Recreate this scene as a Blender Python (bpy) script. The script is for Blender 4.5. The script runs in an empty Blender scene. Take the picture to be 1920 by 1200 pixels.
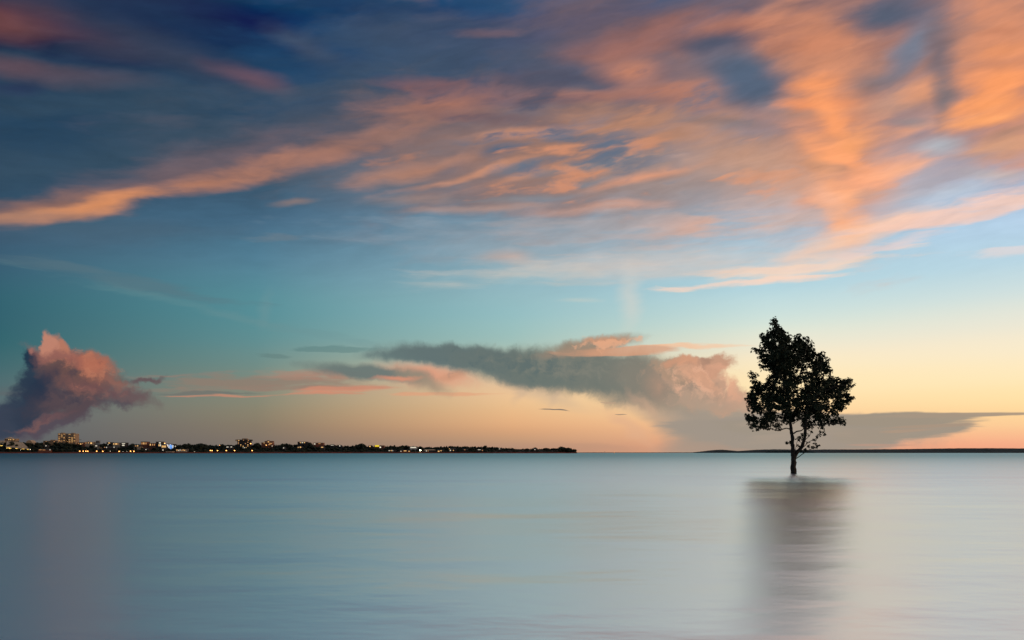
import bpy, bmesh, math, random
from mathutils import Vector, Matrix, noise as mnoise

random.seed(7)
SC = bpy.context.scene
COL = SC.collection

# ------------------------------------------------------------------ camera
F = 1493.0            # focal length in pixels of the 1920-wide photograph
HORIZON = 849.0       # photo row of the horizon
EYE = 1.0             # camera height above the water, metres
cam_data = bpy.data.cameras.new('camera')
cam_data.sensor_width = 36.0
cam_data.lens = F / 1920.0 * 36.0
cam_data.shift_y = (HORIZON - 600.0) / 1920.0
cam_data.clip_start = 0.1
cam_data.clip_end = 80000.0
cam = bpy.data.objects.new('camera', cam_data)
cam.location = (0, 0, EYE)
cam.rotation_euler = (math.radians(90), 0, 0)
COL.objects.link(cam)
SC.camera = cam

SC.view_settings.view_transform = 'Standard'
SC.view_settings.look = 'None'
SC.view_settings.gamma = 1.0
SC.view_settings.exposure = 0.0
SC.view_settings.use_curve_mapping = False
SC.render.engine = 'CYCLES'
SC.cycles.use_denoising = True
SC.cycles.max_bounces = 6
SC.cycles.use_adaptive_sampling = True
SC.cycles.adaptive_threshold = 0.012
SC.cycles.sample_clamp_indirect = 4.0


def lin(c):
    out = []
    for v in c[:3]:
        v = v / 255.0
        out.append(v / 12.92 if v <= 0.04045 else ((v + 0.055) / 1.055) ** 2.4)
    return (out[0], out[1], out[2], 1.0)


# ------------------------------------------------------------------ sun
SUN_AZ = 106.0        # degrees to the right of the view, just setting
SUN_EL = 2.0
sun_data = bpy.data.lights.new('sun', 'SUN')
sun_data.energy = 1.0
sun_data.angle = math.radians(8)
sun_data.color = (1.0, 0.62, 0.36)
sun = bpy.data.objects.new('sun', sun_data)
_d = Vector((math.sin(math.radians(SUN_AZ)) * math.cos(math.radians(SUN_EL)),
             math.cos(math.radians(SUN_AZ)) * math.cos(math.radians(SUN_EL)),
             math.sin(math.radians(SUN_EL))))
sun.rotation_euler = _d.to_track_quat('Z', 'Y').to_euler()
sun.location = (60, 40, 30)
COL.objects.link(sun)

# ------------------------------------------------------------------ sky
world = bpy.data.worlds.new('World')
SC.world = world
world.use_nodes = True
NT = world.node_tree
NT.nodes.clear()


def sky_dir(px, py):
    """Azimuth and elevation in degrees of the direction a photo pixel looks in."""
    u, v = (px - 960.0) / F, (HORIZON - py) / F
    return math.degrees(math.atan(u)), math.degrees(math.atan2(v, math.hypot(u, 1.0)))


def node(kind, **kw):
    n = NT.nodes.new(kind)
    for k, v in kw.items():
        setattr(n, k, v)
    return n


def plug(sock, v):
    if isinstance(v, bpy.types.NodeSocket):
        NT.links.new(v, sock)
    else:
        sock.default_value = v


def m(op, a, b=None, c=None, clamp=False):
    n = node('ShaderNodeMath', operation=op, use_clamp=clamp)
    plug(n.inputs[0], a)
    if b is not None:
        plug(n.inputs[1], b)
    if c is not None:
        plug(n.inputs[2], c)
    return n.outputs[0]


def vm(op, a, b=None):
    n = node('ShaderNodeVectorMath', operation=op)
    plug(n.inputs[0], a)
    if b is not None:
        plug(n.inputs[3 if op == 'SCALE' else 1], b)
    return n.outputs[1 if op in ('LENGTH', 'DOT_PRODUCT') else 0]


def remap(v, a, b, c=0.0, d=1.0, smooth=True):
    n = node('ShaderNodeMapRange', interpolation_type='SMOOTHSTEP', clamp=False)
    if not smooth:
        k = 1.0 / (b - a)
        return m('MAXIMUM', m('MINIMUM', m('MULTIPLY_ADD', v, k, -a * k), 1.0), 0.0)
    plug(n.inputs[0], v)
    for i, x in enumerate((a, b, c, d)):
        plug(n.inputs[i + 1], x)
    return n.outputs[0]


def mix(f, a, b):
    n = node('ShaderNodeMix', data_type='RGBA')
    plug(n.inputs[0], f)
    plug(n.inputs[6], a)
    plug(n.inputs[7], b)
    return n.outputs[2]


def xyz(x, y, z=0.0):
    n = node('ShaderNodeCombineXYZ')
    for i, v in enumerate((x, y, z)):
        plug(n.inputs[i], v)
    return n.outputs[0]


def tex(vec, scale, detail=4, rough=0.55, color=False, dist=0.0):
    n = node('ShaderNodeTexNoise', noise_dimensions='2D')
    plug(n.inputs['Vector'], vec)
    n.inputs['Scale'].default_value = scale
    n.inputs['Detail'].default_value = detail
    n.inputs['Roughness'].default_value = rough
    n.inputs['Distortion'].default_value = dist
    return n.outputs[1 if color else 0]


def mapped(vec, loc=(0, 0, 0), rot=0.0, scale=(1, 1, 1), kind='POINT'):
    n = node('ShaderNodeMapping', vector_type=kind)
    plug(n.inputs[0], vec)
    n.inputs['Location'].default_value = loc
    n.inputs['Rotation'].default_value = (0, 0, rot)
    n.inputs['Scale'].default_value = scale
    return n.outputs[0]


coord = node('ShaderNodeTexCoord').outputs['Generated']
sep = node('ShaderNodeSeparateXYZ')
plug(sep.inputs[0], coord)
AZ = m('MULTIPLY', m('ARCTAN2', sep.outputs[0], sep.outputs[1]), 57.29578)
EL = m('MULTIPLY', m('ARCSINE', sep.outputs[2]), 57.29578)
AE = xyz(AZ, EL, 1.0)

# clear-sky colours down the sky (photo row, colour) at five bearings
ROWS = {
    0: [(849, (86, 92, 96)), (820, (90, 98, 103)), (780, (90, 103, 110)), (740, (82, 106, 112)), (700, (68, 105, 112)),
        (650, (48, 100, 110)), (600, (44, 96, 110)), (550, (46, 96, 112)), (500, (52, 92, 114)), (450, (54, 86, 110)),
        (380, (46, 76, 100)), (300, (34, 66, 92)), (150, (28, 54, 80)), (0, (30, 47, 72))],
    480: [(849, (122, 112, 104)), (820, (128, 116, 104)), (790, (134, 124, 106)), (760, (134, 132, 114)), (720, (124, 136, 124)),
          (690, (112, 138, 132)), (650, (98, 140, 142)), (600, (86, 140, 148)), (550, (84, 138, 150)), (500, (82, 128, 148)),
          (450, (74, 116, 140)), (400, (66, 100, 126)), (300, (50, 78, 100)), (150, (28, 62, 94)), (0, (24, 54, 86))],
    960: [(849, (176, 140, 118)), (830, (190, 150, 120)), (800, (222, 170, 126)), (760, (234, 190, 142)), (720, (232, 196, 156)),
          (690, (200, 196, 168)), (650, (166, 192, 182)), (600, (150, 190, 192)), (550, (146, 184, 192)), (500, (136, 172, 186)),
          (450, (122, 156, 174)), (400, (106, 140, 162)), (300, (76, 108, 138)), (150, (44, 82, 122)), (0, (30, 72, 114))],
    1440: [(849, (236, 166, 130)), (820, (246, 182, 140)), (780, (252, 206, 156)), (740, (255, 226, 176)), (700, (254, 232, 188)),
           (660, (244, 232, 204)), (610, (216, 228, 216)), (550, (186, 216, 222)), (500, (172, 206, 220)), (450, (160, 194, 214)),
           (400, (150, 184, 208)), (300, (118, 148, 178)), (150, (86, 112, 146)), (0, (68, 90, 122))],
    1920: [(849, (240, 164, 132)), (825, (248, 180, 140)), (800, (252, 202, 150)), (760, (255, 220, 162)), (720, (255, 230, 180)),
           (670, (252, 234, 198)), (620, (240, 232, 210)), (560, (216, 226, 220)), (500, (190, 216, 226)), (450, (182, 210, 228)),
           (400, (180, 206, 230)), (300, (150, 176, 204)), (150, (112, 132, 160)), (0, (90, 108, 134))],
}
ZENITH = (170, 172, 178)  # overhead sky out of view, raised in brightness to lighten the water
EL_N = m('DIVIDE', EL, 60.0)


def column(px, gain=1.0):
    n = node('ShaderNodeValToRGB')
    r = n.color_ramp
    r.interpolation = 'CARDINAL'
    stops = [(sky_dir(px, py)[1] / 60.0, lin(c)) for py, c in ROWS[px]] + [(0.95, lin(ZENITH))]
    while len(r.elements) < len(stops):
        r.elements.new(0.5)
    for e, (p, c) in zip(r.elements, stops):
        e.position = max(0.0, p)
    for e, (p, c) in zip(r.elements, stops):
        e.color = (c[0] * gain, c[1] * gain, c[2] * gain, 1)
    plug(n.inputs[0], EL_N)
    return n.outputs[0]


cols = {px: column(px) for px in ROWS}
sky = cols[0]
prev = 0
for px in (480, 960, 1440, 1920):
    a0, a1 = sky_dir(prev, 849)[0], sky_dir(px, 849)[0]
    sky = mix(remap(AZ, a0, a1, smooth=False), sky, cols[px])
    prev = px
sky = mix(remap(AZ, 80.0, 175.0), sky, cols[0])       # behind the camera it darkens again
# a little of the physical sky under it all
nish = node('ShaderNodeTexSky', sky_type='NISHITA', sun_disc=False)
nish.sun_elevation = math.radians(SUN_EL)
nish.sun_rotation = math.radians(SUN_AZ)
sky = mix(0.006, sky, nish.outputs[0])

# noises that ruffle the clouds
AEr = mapped(AE, rot=math.radians(-7))
warp_s = vm('MULTIPLY', vm('SUBTRACT', tex(mapped(AEr, scale=(0.10, 0.30, 1)), 1.0, 4, 0.55, True), (0.5, 0.5, 0.5)), (3.0, 1.3, 0))
AEs = vm('ADD', AE, warp_s)
warp_p = vm('MULTIPLY', vm('SUBTRACT', tex(AE, 0.55, 5, 0.62, True), (0.5, 0.5, 0.5)), (1.7, 1.5, 0))
AEp = vm('ADD', AE, warp_p)
warp_h = vm('MULTIPLY', vm('SUBTRACT', tex(mapped(AE, scale=(0.16, 0.9, 1)), 1.0, 4, 0.55, True), (0.5, 0.5, 0.5)), (3.0, 0.7, 0))
AEh = vm('ADD', AE, warp_h)
AErw = mapped(AEs, rot=math.radians(-8))
n_s = m('SUBTRACT', tex(mapped(AErw, scale=(0.085, 0.36, 1)), 1.0, 5, 0.55), 0.5)
n_f = m('SUBTRACT', tex(mapped(AErw, loc=(7.3, 2.1, 0), scale=(0.20, 0.85, 1)), 1.0, 4, 0.52), 0.5)
n_p = m('SUBTRACT', tex(mapped(AEp, loc=(3.3, 1.7, 0)), 0.62, 6, 0.60), 0.5)
n_h = m('SUBTRACT', tex(mapped(AEh, loc=(1.3, 9.7, 0), scale=(0.16, 1.3, 1)), 1.0, 5, 0.55), 0.5)
n_o = m('SUBTRACT', tex(mapped(AEp, loc=(6.1, 4.4, 0), scale=(0.85, 1.0, 1)), 1.35, 5, 0.6), 0.5)
KIND = {
    'b': (AEs, m('MULTIPLY_ADD', n_s, 0.35, 1.0)),
    's': (AEs, m('MULTIPLY_ADD', n_s, 2.2, 1.0)),
    'f': (AEs, m('MULTIPLY_ADD', n_f, 2.6, 1.0)),
    'p': (AEp, m('MULTIPLY_ADD', n_p, 1.5, 1.0)),
    'q': (AEp, m('MULTIPLY_ADD', n_p, 0.7, 1.0)),
    'h': (AEh, m('MULTIPLY_ADD', n_h, 2.4, 1.0)),
    'n': (AEs, m('MULTIPLY_ADD', n_f, 1.1, 1.0)),
    'g': (AEs, m('MULTIPLY_ADD', n_f, -2.6, 1.0)),
    'k': (vm('ADD', AE, vm('MULTIPLY', warp_h, (1.0, 0.25, 0.0))), m('MULTIPLY_ADD', n_h, 0.7, 1.0)),
    'o': (AEp, m('MULTIPLY_ADD', n_o, 2.4, 1.0)),
    'u': (AEp, m('MULTIPLY_ADD', n_o, -2.4, 1.0)),
    'r': (vm('ADD', AE, vm('SCALE', warp_p, 0.4)), m('MULTIPLY_ADD', n_p, 0.45, 1.0)),
}


def stroke(x, y, ang, L, W, color, alpha, kind, lo, hi, sk, socks):
    """One cloud patch: an ellipse on the sky round a bearing, frayed by noise."""
    a0, e0 = sky_dir(x, y)
    c, s = math.cos(math.radians(ang)), math.sin(math.radians(ang))
    a1, e1 = sky_dir(x + c * 20, y - s * 20)
    a2, e2 = sky_dir(x - s * 20, y - c * 20)
    la, wa = math.hypot(a1 - a0, e1 - e0) * L / 20.0, math.hypot(a2 - a0, e2 - e0) * W / 20.0
    vec, nz = socks[kind]
    th = math.atan2(e1 - e0, a1 - a0)
    ct, st = math.cos(th), math.sin(th)
    p = vm('DOT_PRODUCT', vec, (ct / la, st / la, -(ct * a0 + st * e0) / la))
    q = vm('DOT_PRODUCT', vec, (-st / wa, ct / wa, (st * a0 - ct * e0) / wa))
    r = m('SQRT', m('MULTIPLY_ADD', q, q, m('MULTIPLY', p, p)))
    return mix(remap(m('SUBTRACT', nz, r), lo, hi, 0.0, alpha), sk, lin(color))


def cloud_layer(strokes, base):
    """A node group that lays a run of cloud patches over the sky built so far."""
    global NT
    outer = NT
    g = bpy.data.node_groups.new('cloud_layer', 'ShaderNodeTree')
    g.interface.new_socket('sky', in_out='INPUT', socket_type='NodeSocketColor')
    for k in KIND:
        g.interface.new_socket('v' + k, in_out='INPUT', socket_type='NodeSocketVector')
        g.interface.new_socket('n' + k, in_out='INPUT', socket_type='NodeSocketFloat')
    g.interface.new_socket('sky', in_out='OUTPUT', socket_type='NodeSocketColor')
    NT = g
    gi, go = node('NodeGroupInput'), node('NodeGroupOutput')
    sk = gi.outputs[0]
    eps = m('MULTIPLY', sk, 1e-9)          # keeps the layers evaluated one after the other
    socks = {}
    for i, k in enumerate(KIND):
        socks[k] = (vm('ADD', gi.outputs[1 + 2 * i], eps), gi.outputs[2 + 2 * i])
    for st in strokes:
        sk = stroke(*st, sk, socks)
    plug(go.inputs[0], sk)
    NT = outer
    n = node('ShaderNodeGroup')
    n.node_tree = g
    plug(n.inputs[0], base)
    for i, k in enumerate(KIND):
        plug(n.inputs[1 + 2 * i], KIND[k][0])
        plug(n.inputs[2 + 2 * i], KIND[k][1])
    return n.outputs[0]


# the high cloud sheet goes on all round, warmer towards the setting sun
sheet = m('ADD', n_s, m('MULTIPLY', n_f, 0.5))
warm_side = mix(remap(AZ, -60.0, 40.0), lin((92, 82, 98)), lin((226, 152, 118)))
warm_side = mix(remap(AZ, 90.0, 178.0), warm_side, lin((92, 82, 98)))
sky = mix(m('MULTIPLY', remap(sheet, -0.02, 0.28, 0.0, 0.75), remap(EL, 26.0, 36.0)), sky, warm_side)

CLOUDS = [
    # broad soft sheet
    (1130, 120, 0, 430, 200, (100, 95, 107), .75, 'b', 0, .8),
    (1500, 150, 0, 430, 280, (176, 136, 122), .8, 'b', 0, .8),
    (1870, 130, 0, 280, 280, (190, 142, 124), .85, 'b', 0, .8),
    (900, 285, 9, 430, 140, (130, 114, 113), .78, 'b', 0, .8),
    (1260, 320, 3, 430, 130, (162, 142, 134), .78, 'b', 0, .8),
    (1560, 350, 10, 300, 110, (216, 174, 152), .7, 'b', 0, .9),
    (700, 120, 0, 330, 140, (60, 80, 104), .6, 'b', 0, .9),
    # upper left: dim rose bands over deep blue
    (250, 250, 0, 700, 170, (58, 80, 98), .6, 's', -.1, .9),
    (60, 250, 0, 260, 60, (24, 60, 90), .55, 'n', 0, .9),
    (330, 40, -15, 330, 60, (32, 58, 86), .55, 'n', 0, .9),
    (620, 60, -18, 170, 60, (14, 64, 106), .8, 'n', 0, .9),
    (510, 100, -20, 120, 45, (28, 66, 102), .7, 'n', 0, .9),
    (10, 40, -8, 190, 50, (112, 76, 80), .75, 'b', 0, 1),
    (150, 60, -22, 220, 46, (84, 66, 80), .5, 'b', 0, 1),
    (330, 105, -18, 280, 52, (70, 74, 90), .6, 'b', 0, 1),
    (455, 142, -15, 120, 30, (116, 84, 94), .65, 'b', 0, 1),
    (30, 128, -6, 160, 30, (108, 80, 88), .65, 'b', 0, 1),
    (150, 150, -4, 200, 28, (94, 80, 92), .6, 'b', 0, 1),
    (220, 105, -8, 120, 30, (54, 62, 84), .6, 'b', 0, 1),
    (40, 165, 0, 90, 20, (38, 46, 80), .6, 'b', 0, 1),
    (560, 75, -22, 130, 28, (74, 84, 104), .55, 'b', 0, 1),
    (300, 230, 4, 260, 40, (82, 84, 98), .5, 'f', .3, 1.5),
    # grey-blue sheet across the middle top
    (830, 90, 0, 300, 90, (66, 84, 106), .6, 's', -.2, .8),
    (640, 230, 5, 380, 80, (78, 86, 102), .6, 's', -.2, .9),
    (930, 15, 0, 110, 28, (34, 80, 118), .6, 'n', 0, .9),
    (920, 65, 0, 90, 16, (124, 100, 108), .6, 's', 0, .9),
    (1180, 50, 0, 260, 70, (118, 96, 102), .6, 's', -.2, .9),
    # long left band with a sharp underside
    (420, 400, 8, 330, 42, (64, 98, 122), .6, 'n', 0, .9),
    (330, 325, 14, 330, 52, (124, 100, 102), .75, 'n', -.1, .9),
    (90, 385, 6, 240, 34, (146, 112, 104), .8, 'n', 0, .8),
    (60, 403, 4, 190, 17, (190, 140, 112), .85, 'n', 0, .7),
    (205, 384, 10, 165, 24, (214, 148, 108), .95, 'n', 0, .8),
    (120, 409, 2, 120, 15.6, (176, 132, 112), 0.50, 'n', 0, .8),
    (400, 338, 13, 200, 28, (184, 130, 106), .75, 'n', 0, .9),
    (610, 285, 14, 220, 30, (172, 126, 110), .75, 'n', 0, .9),
    (560, 380, 2, 66, 11, (150, 130, 124), .55, 'b', 0, 1),
    # rippled middle
    (980, 290, 6, 420, 150, (150, 120, 112), .7, 's', -.1, 1.1),
    (850, 190, 8, 220, 46, (172, 122, 106), .85, 'n', 0, .9),
    (790, 158, 0, 130, 20, (134, 98, 102), .6, 'n', 0, .9),
    (1130, 175, 3, 220, 20, (178, 126, 112), .75, 'n', 0, .9),
    (1040, 145, 2, 170, 22, (70, 78, 100), .75, 'n', 0, .9),
    (1060, 185, 3, 180, 15.6, (88, 86, 102), 0.43, 'n', 0, .9),
    (920, 222, -3, 190, 16, (110, 90, 98), .6, 'n', 0, .9),
    (1170, 90, 8, 170, 36, (160, 114, 106), .65, 'b', 0, 1),
    (1185, 130, 0, 95, 44, (206, 140, 112), .75, 'b', 0, 1),
    (1255, 180, -10, 110, 42, (184, 128, 108), .65, 'b', 0, 1),
    (1030, 245, 5, 170, 15, (212, 152, 122), .75, 'n', 0, .9),
    (780, 320, 12, 180, 24, (190, 140, 118), .75, 'n', 0, .9),
    (950, 283, 12, 55, 18, (66, 102, 130), .85, 'n', 0, .8),
    (830, 320, 12, 60, 15.6, (82, 104, 124), 0.50, 'n', 0, .8),
    (900, 325, 14, 190, 9.1, (212, 154, 126), 0.61, 'n', 0, .8),
    (990, 315, 12, 110, 11.7, (96, 118, 138), 0.58, 'n', 0, .8),
    (980, 332, 14, 140, 10.4, (206, 150, 124), 0.54, 'n', 0, .8),
    (1170, 250, 4, 170, 15, (86, 112, 134), .75, 'n', 0, .9),
    (1180, 275, 2, 120, 14, (90, 116, 138), .7, 'n', 0, .9),
    (1070, 275, 5, 90, 10.4, (206, 150, 122), 0.50, 'n', 0, .9),
    (1100, 315, 10, 150, 14, (124, 128, 136), .65, 'n', 0, .9),
    (1090, 342, 6, 110, 11.7, (112, 134, 150), 0.50, 'n', 0, .9),
    (1220, 330, 12, 150, 14, (226, 162, 132), .75, 'n', 0, .9),
    (780, 375, 4, 120, 15.6, (180, 148, 134), 0.43, 'n', 0, .9),
    (950, 372, 3, 160, 11.7, (122, 138, 148), 0.43, 'n', 0, .9),
    (900, 392, 3, 180, 10.4, (192, 156, 140), 0.43, 'n', 0, .9),
    (1160, 388, 3, 130, 13, (230, 172, 146), 0.50, 'n', 0, .9),
    (1030, 400, 4, 100, 10.4, (216, 164, 142), 0.43, 'n', 0, .9),
    (1150, 270, 5, 430, 160, (88, 108, 130), .85, 'f', .6, 1.25),
    (1150, 300, 6, 430, 150, (218, 154, 124), .8, 'g', .75, 1.35),
    (720, 300, 12, 320, 60, (190, 136, 114), .6, 'g', .7, 1.4),
    (1380, 320, 0, 330, 110, (140, 140, 146), .6, 'f', .65, 1.3),
    (1400, 330, 0, 330, 110, (234, 166, 132), .7, 'g', .75, 1.35),
    (950, 170, 4, 330, 110, (78, 82, 100), .8, 'f', .5, 1.25),
    # top right
    (1450, 60, 4, 330, 60, (158, 112, 106), .8, 's', -.3, .8),
    (1500, 8, 2, 320, 18, (92, 90, 106), .7, 'n', 0, .9),
    (1400, 22, 2, 120, 14, (96, 92, 108), .7, 'n', 0, .9),
    (1420, 45, 4, 170, 15.6, (178, 124, 108), 0.43, 'n', 0, .9),
    (1360, 80, 5, 140, 30, (76, 84, 104), .85, 'b', 0, .9),
    (1390, 145, -22, 140, 80, (88, 104, 126), .92, 'b', 0, .85),
    (1460, 205, -20, 80, 28, (128, 134, 148), .6, 'n', 0, .9),
    (1660, 28, 5, 150, 46, (82, 94, 114), .85, 'b', 0, .9),
    (1712, 85, 50, 110, 46, (112, 126, 146), .8, 'b', 0, 1),
    # the bright plume
    (1560, 210, -75, 280, 125, (212, 148, 118), .88, 'n', -.1, .8),
    (1330, 260, -8, 260, 55, (186, 142, 120), .75, 's', -.2, .9),
    (1420, 310, -6, 200, 60, (196, 156, 136), .75, 'n', -.1, .9),
    (1350, 230, -5, 120, 14, (136, 118, 116), .6, 'n', 0, .9),
    (1510, 90, 10, 110, 30, (196, 134, 110), .75, 'n', 0, .9),
    (1520, 155, 4, 70, 24, (240, 158, 112), .9, 'n', 0, .8),
    (1530, 195, 4, 90, 20, (240, 156, 112), .85, 'n', 0, .8),
    (1560, 225, -60, 100, 34, (250, 166, 116), .85, 'n', 0, .8),
    (1590, 270, 30, 110, 34, (255, 172, 122), .95, 'n', 0, .8),
    (1570, 290, -25, 130, 26, (254, 170, 124), .8, 'n', 0, .9),
    (1500, 215, 2, 60, 13, (160, 132, 122), 0.50, 'n', 0, .9),
    (1635, 148, 5, 100, 34, (126, 114, 118), .8, 'b', 0, 1),
    (1690, 190, 8, 110, 40, (186, 150, 136), .75, 'n', 0, .9),
    (1735, 172, 20, 60, 30, (220, 158, 126), .8, 'n', 0, .9),
    (1700, 240, 16, 90, 13, (240, 172, 134), 0.50, 'n', 0, .9),
    (1700, 225, 0, 60, 14, (150, 140, 140), .6, 'n', 0, .9),
    (1560, 312, -6, 80, 14, (176, 140, 124), .7, 'n', 0, .8),
    (1640, 330, 18, 150, 30, (252, 176, 138), .85, 'n', 0, .9),
    (1700, 315, 12, 70, 18, (248, 186, 152), .7, 'n', 0, .9),
    (1600, 370, 15, 80, 14, (196, 160, 144), .7, 'n', 0, .9),
    (1590, 405, -65, 110, 48, (252, 180, 138), .92, 'n', 0, .8),
    (1560, 375, -40, 70, 30, (236, 184, 160), .7, 'n', 0, .9),
    (1380, 150, -20, 125, 78, (84, 100, 122), .85, 'b', 0, .9),
    (1345, 85, 6, 110, 26, (78, 84, 104), .6, 'b', 0, 1),
    (1650, 30, 5, 150, 44, (84, 96, 116), .7, 'b', 0, 1),
    (1700, 110, 40, 100, 40, (114, 124, 142), .6, 'b', 0, 1),
    # far right bars
    (1890, 130, -80, 240, 125, (214, 148, 118), .92, 'n', -.1, .7),
    (1762, 110, -82, 130, 46, (112, 106, 116), .8, 'b', 0, 1),
    (1772, 190, -84, 80, 34, (120, 116, 122), .75, 'b', 0, 1),
    (1880, 95, 8, 100, 20, (228, 154, 114), .8, 'n', 0, .8),
    (1870, 60, 4, 70, 14, (190, 132, 110), .6, 'n', 0, .9),
    (1880, 150, 8, 120, 30, (250, 164, 112), .9, 'n', 0, .8),
    (1860, 185, 8, 110, 28, (254, 166, 112), .9, 'n', 0, .8),
    (1860, 220, 10, 120, 26, (252, 172, 118), .9, 'n', 0, .8),
    (1890, 122, 8, 90, 13, (176, 126, 108), 0.43, 'n', 0, .9),
    (1900, 200, 16, 80, 10.4, (222, 146, 106), 0.43, 'n', 0, .9),
    (1880, 275, 14, 120, 40, (204, 160, 134), .8, 'n', 0, .9),
    (1900, 245, 18, 70, 14, (160, 134, 124), .65, 'n', 0, .9),
    (1765, 275, 0, 70, 34, (178, 184, 192), .85, 'b', 0, 1),
    (1860, 330, 0, 120, 16, (196, 182, 176), .6, 'n', 0, .9),
    # feathered lower right edge
    (1600, 450, 18, 200, 34, (250, 202, 170), .85, 'n', 0, .9),
    (1760, 405, 12, 220, 26, (244, 206, 190), .8, 'h', -.1, .9),
    (1850, 400, 14, 150, 18, (238, 210, 202), .7, 'h', -.1, .9),
    (1480, 505, 8, 230, 20, (250, 214, 188), .8, 'h', -.1, .9),
    (1390, 530, 4, 200, 9, (252, 216, 194), .7, 'h', 0, .9),
    (1690, 452, 14, 220, 12, (232, 210, 206), .7, 'h', 0, .9),
    (1780, 360, 8, 120, 22, (200, 210, 222), .6, 'n', 0, .9),
    (1890, 470, 6, 90, 12, (232, 216, 212), .6, 'h', 0, .9),
    (1450, 450, 0, 130, 30, (190, 190, 196), .5, 'h', -.2, .9),
    # soft veils over the middle
    (1250, 430, 3, 300, 40, (206, 178, 168), .6, 'h', -.3, .9),
    (1300, 425, 4, 130, 26, (230, 178, 154), .75, 'h', -.1, 1.3),
    (1250, 490, 2, 420, 46, (216, 198, 186), .5, 'b', 0, 1),
    (1080, 450, 3, 400, 52, (168, 168, 172), .5, 'b', 0, 1),
    (1160, 505, 2, 330, 26, (226, 200, 184), .45, 'h', -.3, 1.4),
    (955, 482, 0, 80, 22, (202, 172, 158), .6, 'b', 0, 1),
    (1420, 455, 0, 50, 14, (168, 198, 214), .6, 'h', -.1, .9),
    (960, 430, 2, 330, 30, (142, 156, 168), .5, 'h', -.3, .9),
    (980, 520, 3, 240, 22, (196, 196, 188), .4, 'h', -.3, 1.4),
    (1176, 562, 84, 95, 40, (230, 214, 198), .38, 'b', 0, 1),
    (1080, 560, 0, 60, 7, (214, 208, 192), .3, 'b', 0, 1),
    (493, 580, 86, 60, 22, (122, 150, 152), .25, 'b', 0, 1),
    (250, 530, -12, 260, 16, (92, 116, 126), .5, 'h', -.2, .9),
    (430, 592, -12, 330, 10, (108, 144, 147), .35, 'h', -.2, 1.2),
    (250, 440, -2, 420, 30, (76, 98, 116), .5, 's', -.2, .9),
    (510, 445, 0, 60, 10, (114, 124, 132), .5, 'h', -.1, .9),
    # ---------------- low thin bands right of the left cumulus
    (470, 716, 0, 270, 18, (146, 124, 110), .75, 'h', -.1, .7),
    (560, 705, -2, 130, 12, (176, 130, 112), .7, 'h', 0, .8),
    (480, 728, 1, 260, 9, (150, 126, 112), .8, 'h', 0, .7),
    (400, 737, 1, 170, 4, (110, 112, 108), .7, 'h', 0, .7),
    (500, 741, 1, 260, 4, (206, 138, 112), .7, 'h', 0, .7),
    (640, 728, 4, 120, 10, (214, 142, 114), .7, 'h', 0, .8),
    (820, 738, 0, 130, 5, (226, 158, 122), .6, 'h', 0, .8),
    (330, 704, 3, 160, 6, (152, 124, 112), .6, 'h', 0, .8),
    (40, 735, 0, 90, 14, (112, 100, 104), .5, 'h', -.1, .9),
    # ---------------- left cumulus, dark side
    (30, 780, 45, 110, 44, (52, 66, 88), .95, 'q', 0, .35),
    (5, 800, 25, 90, 40, (62, 72, 92), .9, 'q', 0, .4),
    (85, 735, 48, 90, 50, (44, 60, 82), .95, 'q', 0, .35),
    (70, 690, 60, 46, 34, (46, 62, 84), .95, 'q', 0, .3),
    (60, 670, 30, 26, 22, (34, 56, 80), .95, 'q', 0, .3),
    # body
    (110, 790, 25, 130, 22, (88, 78, 92), .9, 'q', 0, .5),
    (140, 745, 12, 120, 46, (92, 78, 86), .95, 'q', 0, .5),
    (150, 700, -14, 105, 44, (114, 86, 84), .95, 'q', 0, .4),
    (235, 745, -8, 70, 20, (110, 86, 92), .85, 'q', 0, .6),
    (275, 712, 10, 50, 9, (108, 88, 94), .9, 'q', 0, .7),
    (225, 757, -6, 50, 9, (84, 76, 90), .7, 'q', 0, .7),
    # lit side
    (130, 672, -18, 95, 20, (166, 106, 96), .9, 'q', 0, .7),
    (185, 690, -30, 48, 30, (196, 120, 96), .85, 'q', 0, .9),
    (110, 668, 10, 60, 16, (160, 108, 100), .7, 'q', 0, .8),
    (112, 650, -45, 30, 15, (196, 130, 108), .95, 'q', 0, .6),
    (90, 642, -75, 30, 12, (206, 142, 122), .95, 'q', 0, .5),
    (62, 655, 40, 14, 9, (172, 118, 110), .9, 'q', 0, .7),
    (175, 725, -8, 90, 16, (130, 90, 92), .6, 'q', 0, .9),
    (215, 718, -15, 50, 14, (166, 112, 100), .6, 'q', 0, .9),
    (85, 790, 22, 70, 10, (122, 90, 94), .7, 'q', 0, .9),
    (60, 800, 12, 60, 6, (140, 100, 96), .5, 'q', 0, .9),
    (80, 725, 50, 60, 24, (40, 56, 80), .8, 'q', 0, .8),
    (165, 690, -15, 110, 46, (212, 138, 110), .6, 'o', .55, 1.25),
    (130, 735, 25, 130, 60, (56, 60, 80), .55, 'u', .6, 1.3),
    (180, 740, 0, 110, 40, (150, 104, 98), .5, 'o', .55, 1.25),
    # ---------------- middle cloud: haze shafts then the grey body
    (1270, 775, -38, 190, 66, (172, 150, 132), .8, 'b', 0, .8),
    (1400, 806, -8, 230, 60, (162, 150, 136), .95, 'b', 0, .5),
    (1520, 815, 0, 260, 44, (160, 149, 136), .97, 'r', 0, .35),
    (1340, 835, 3, 130, 30, (170, 150, 134), .85, 'b', 0, .7),
    (1170, 745, -25, 150, 36, (204, 172, 142), .75, 'r', 0, .8),
    (970, 730, 70, 44, 14, (206, 176, 146), .6, 'b', 0, .9),
    (1030, 735, 70, 44, 14, (212, 180, 148), .6, 'b', 0, .9),
    (800, 702, -6, 130, 30, (226, 152, 122), .8, 'r', 0, .7),
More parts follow.
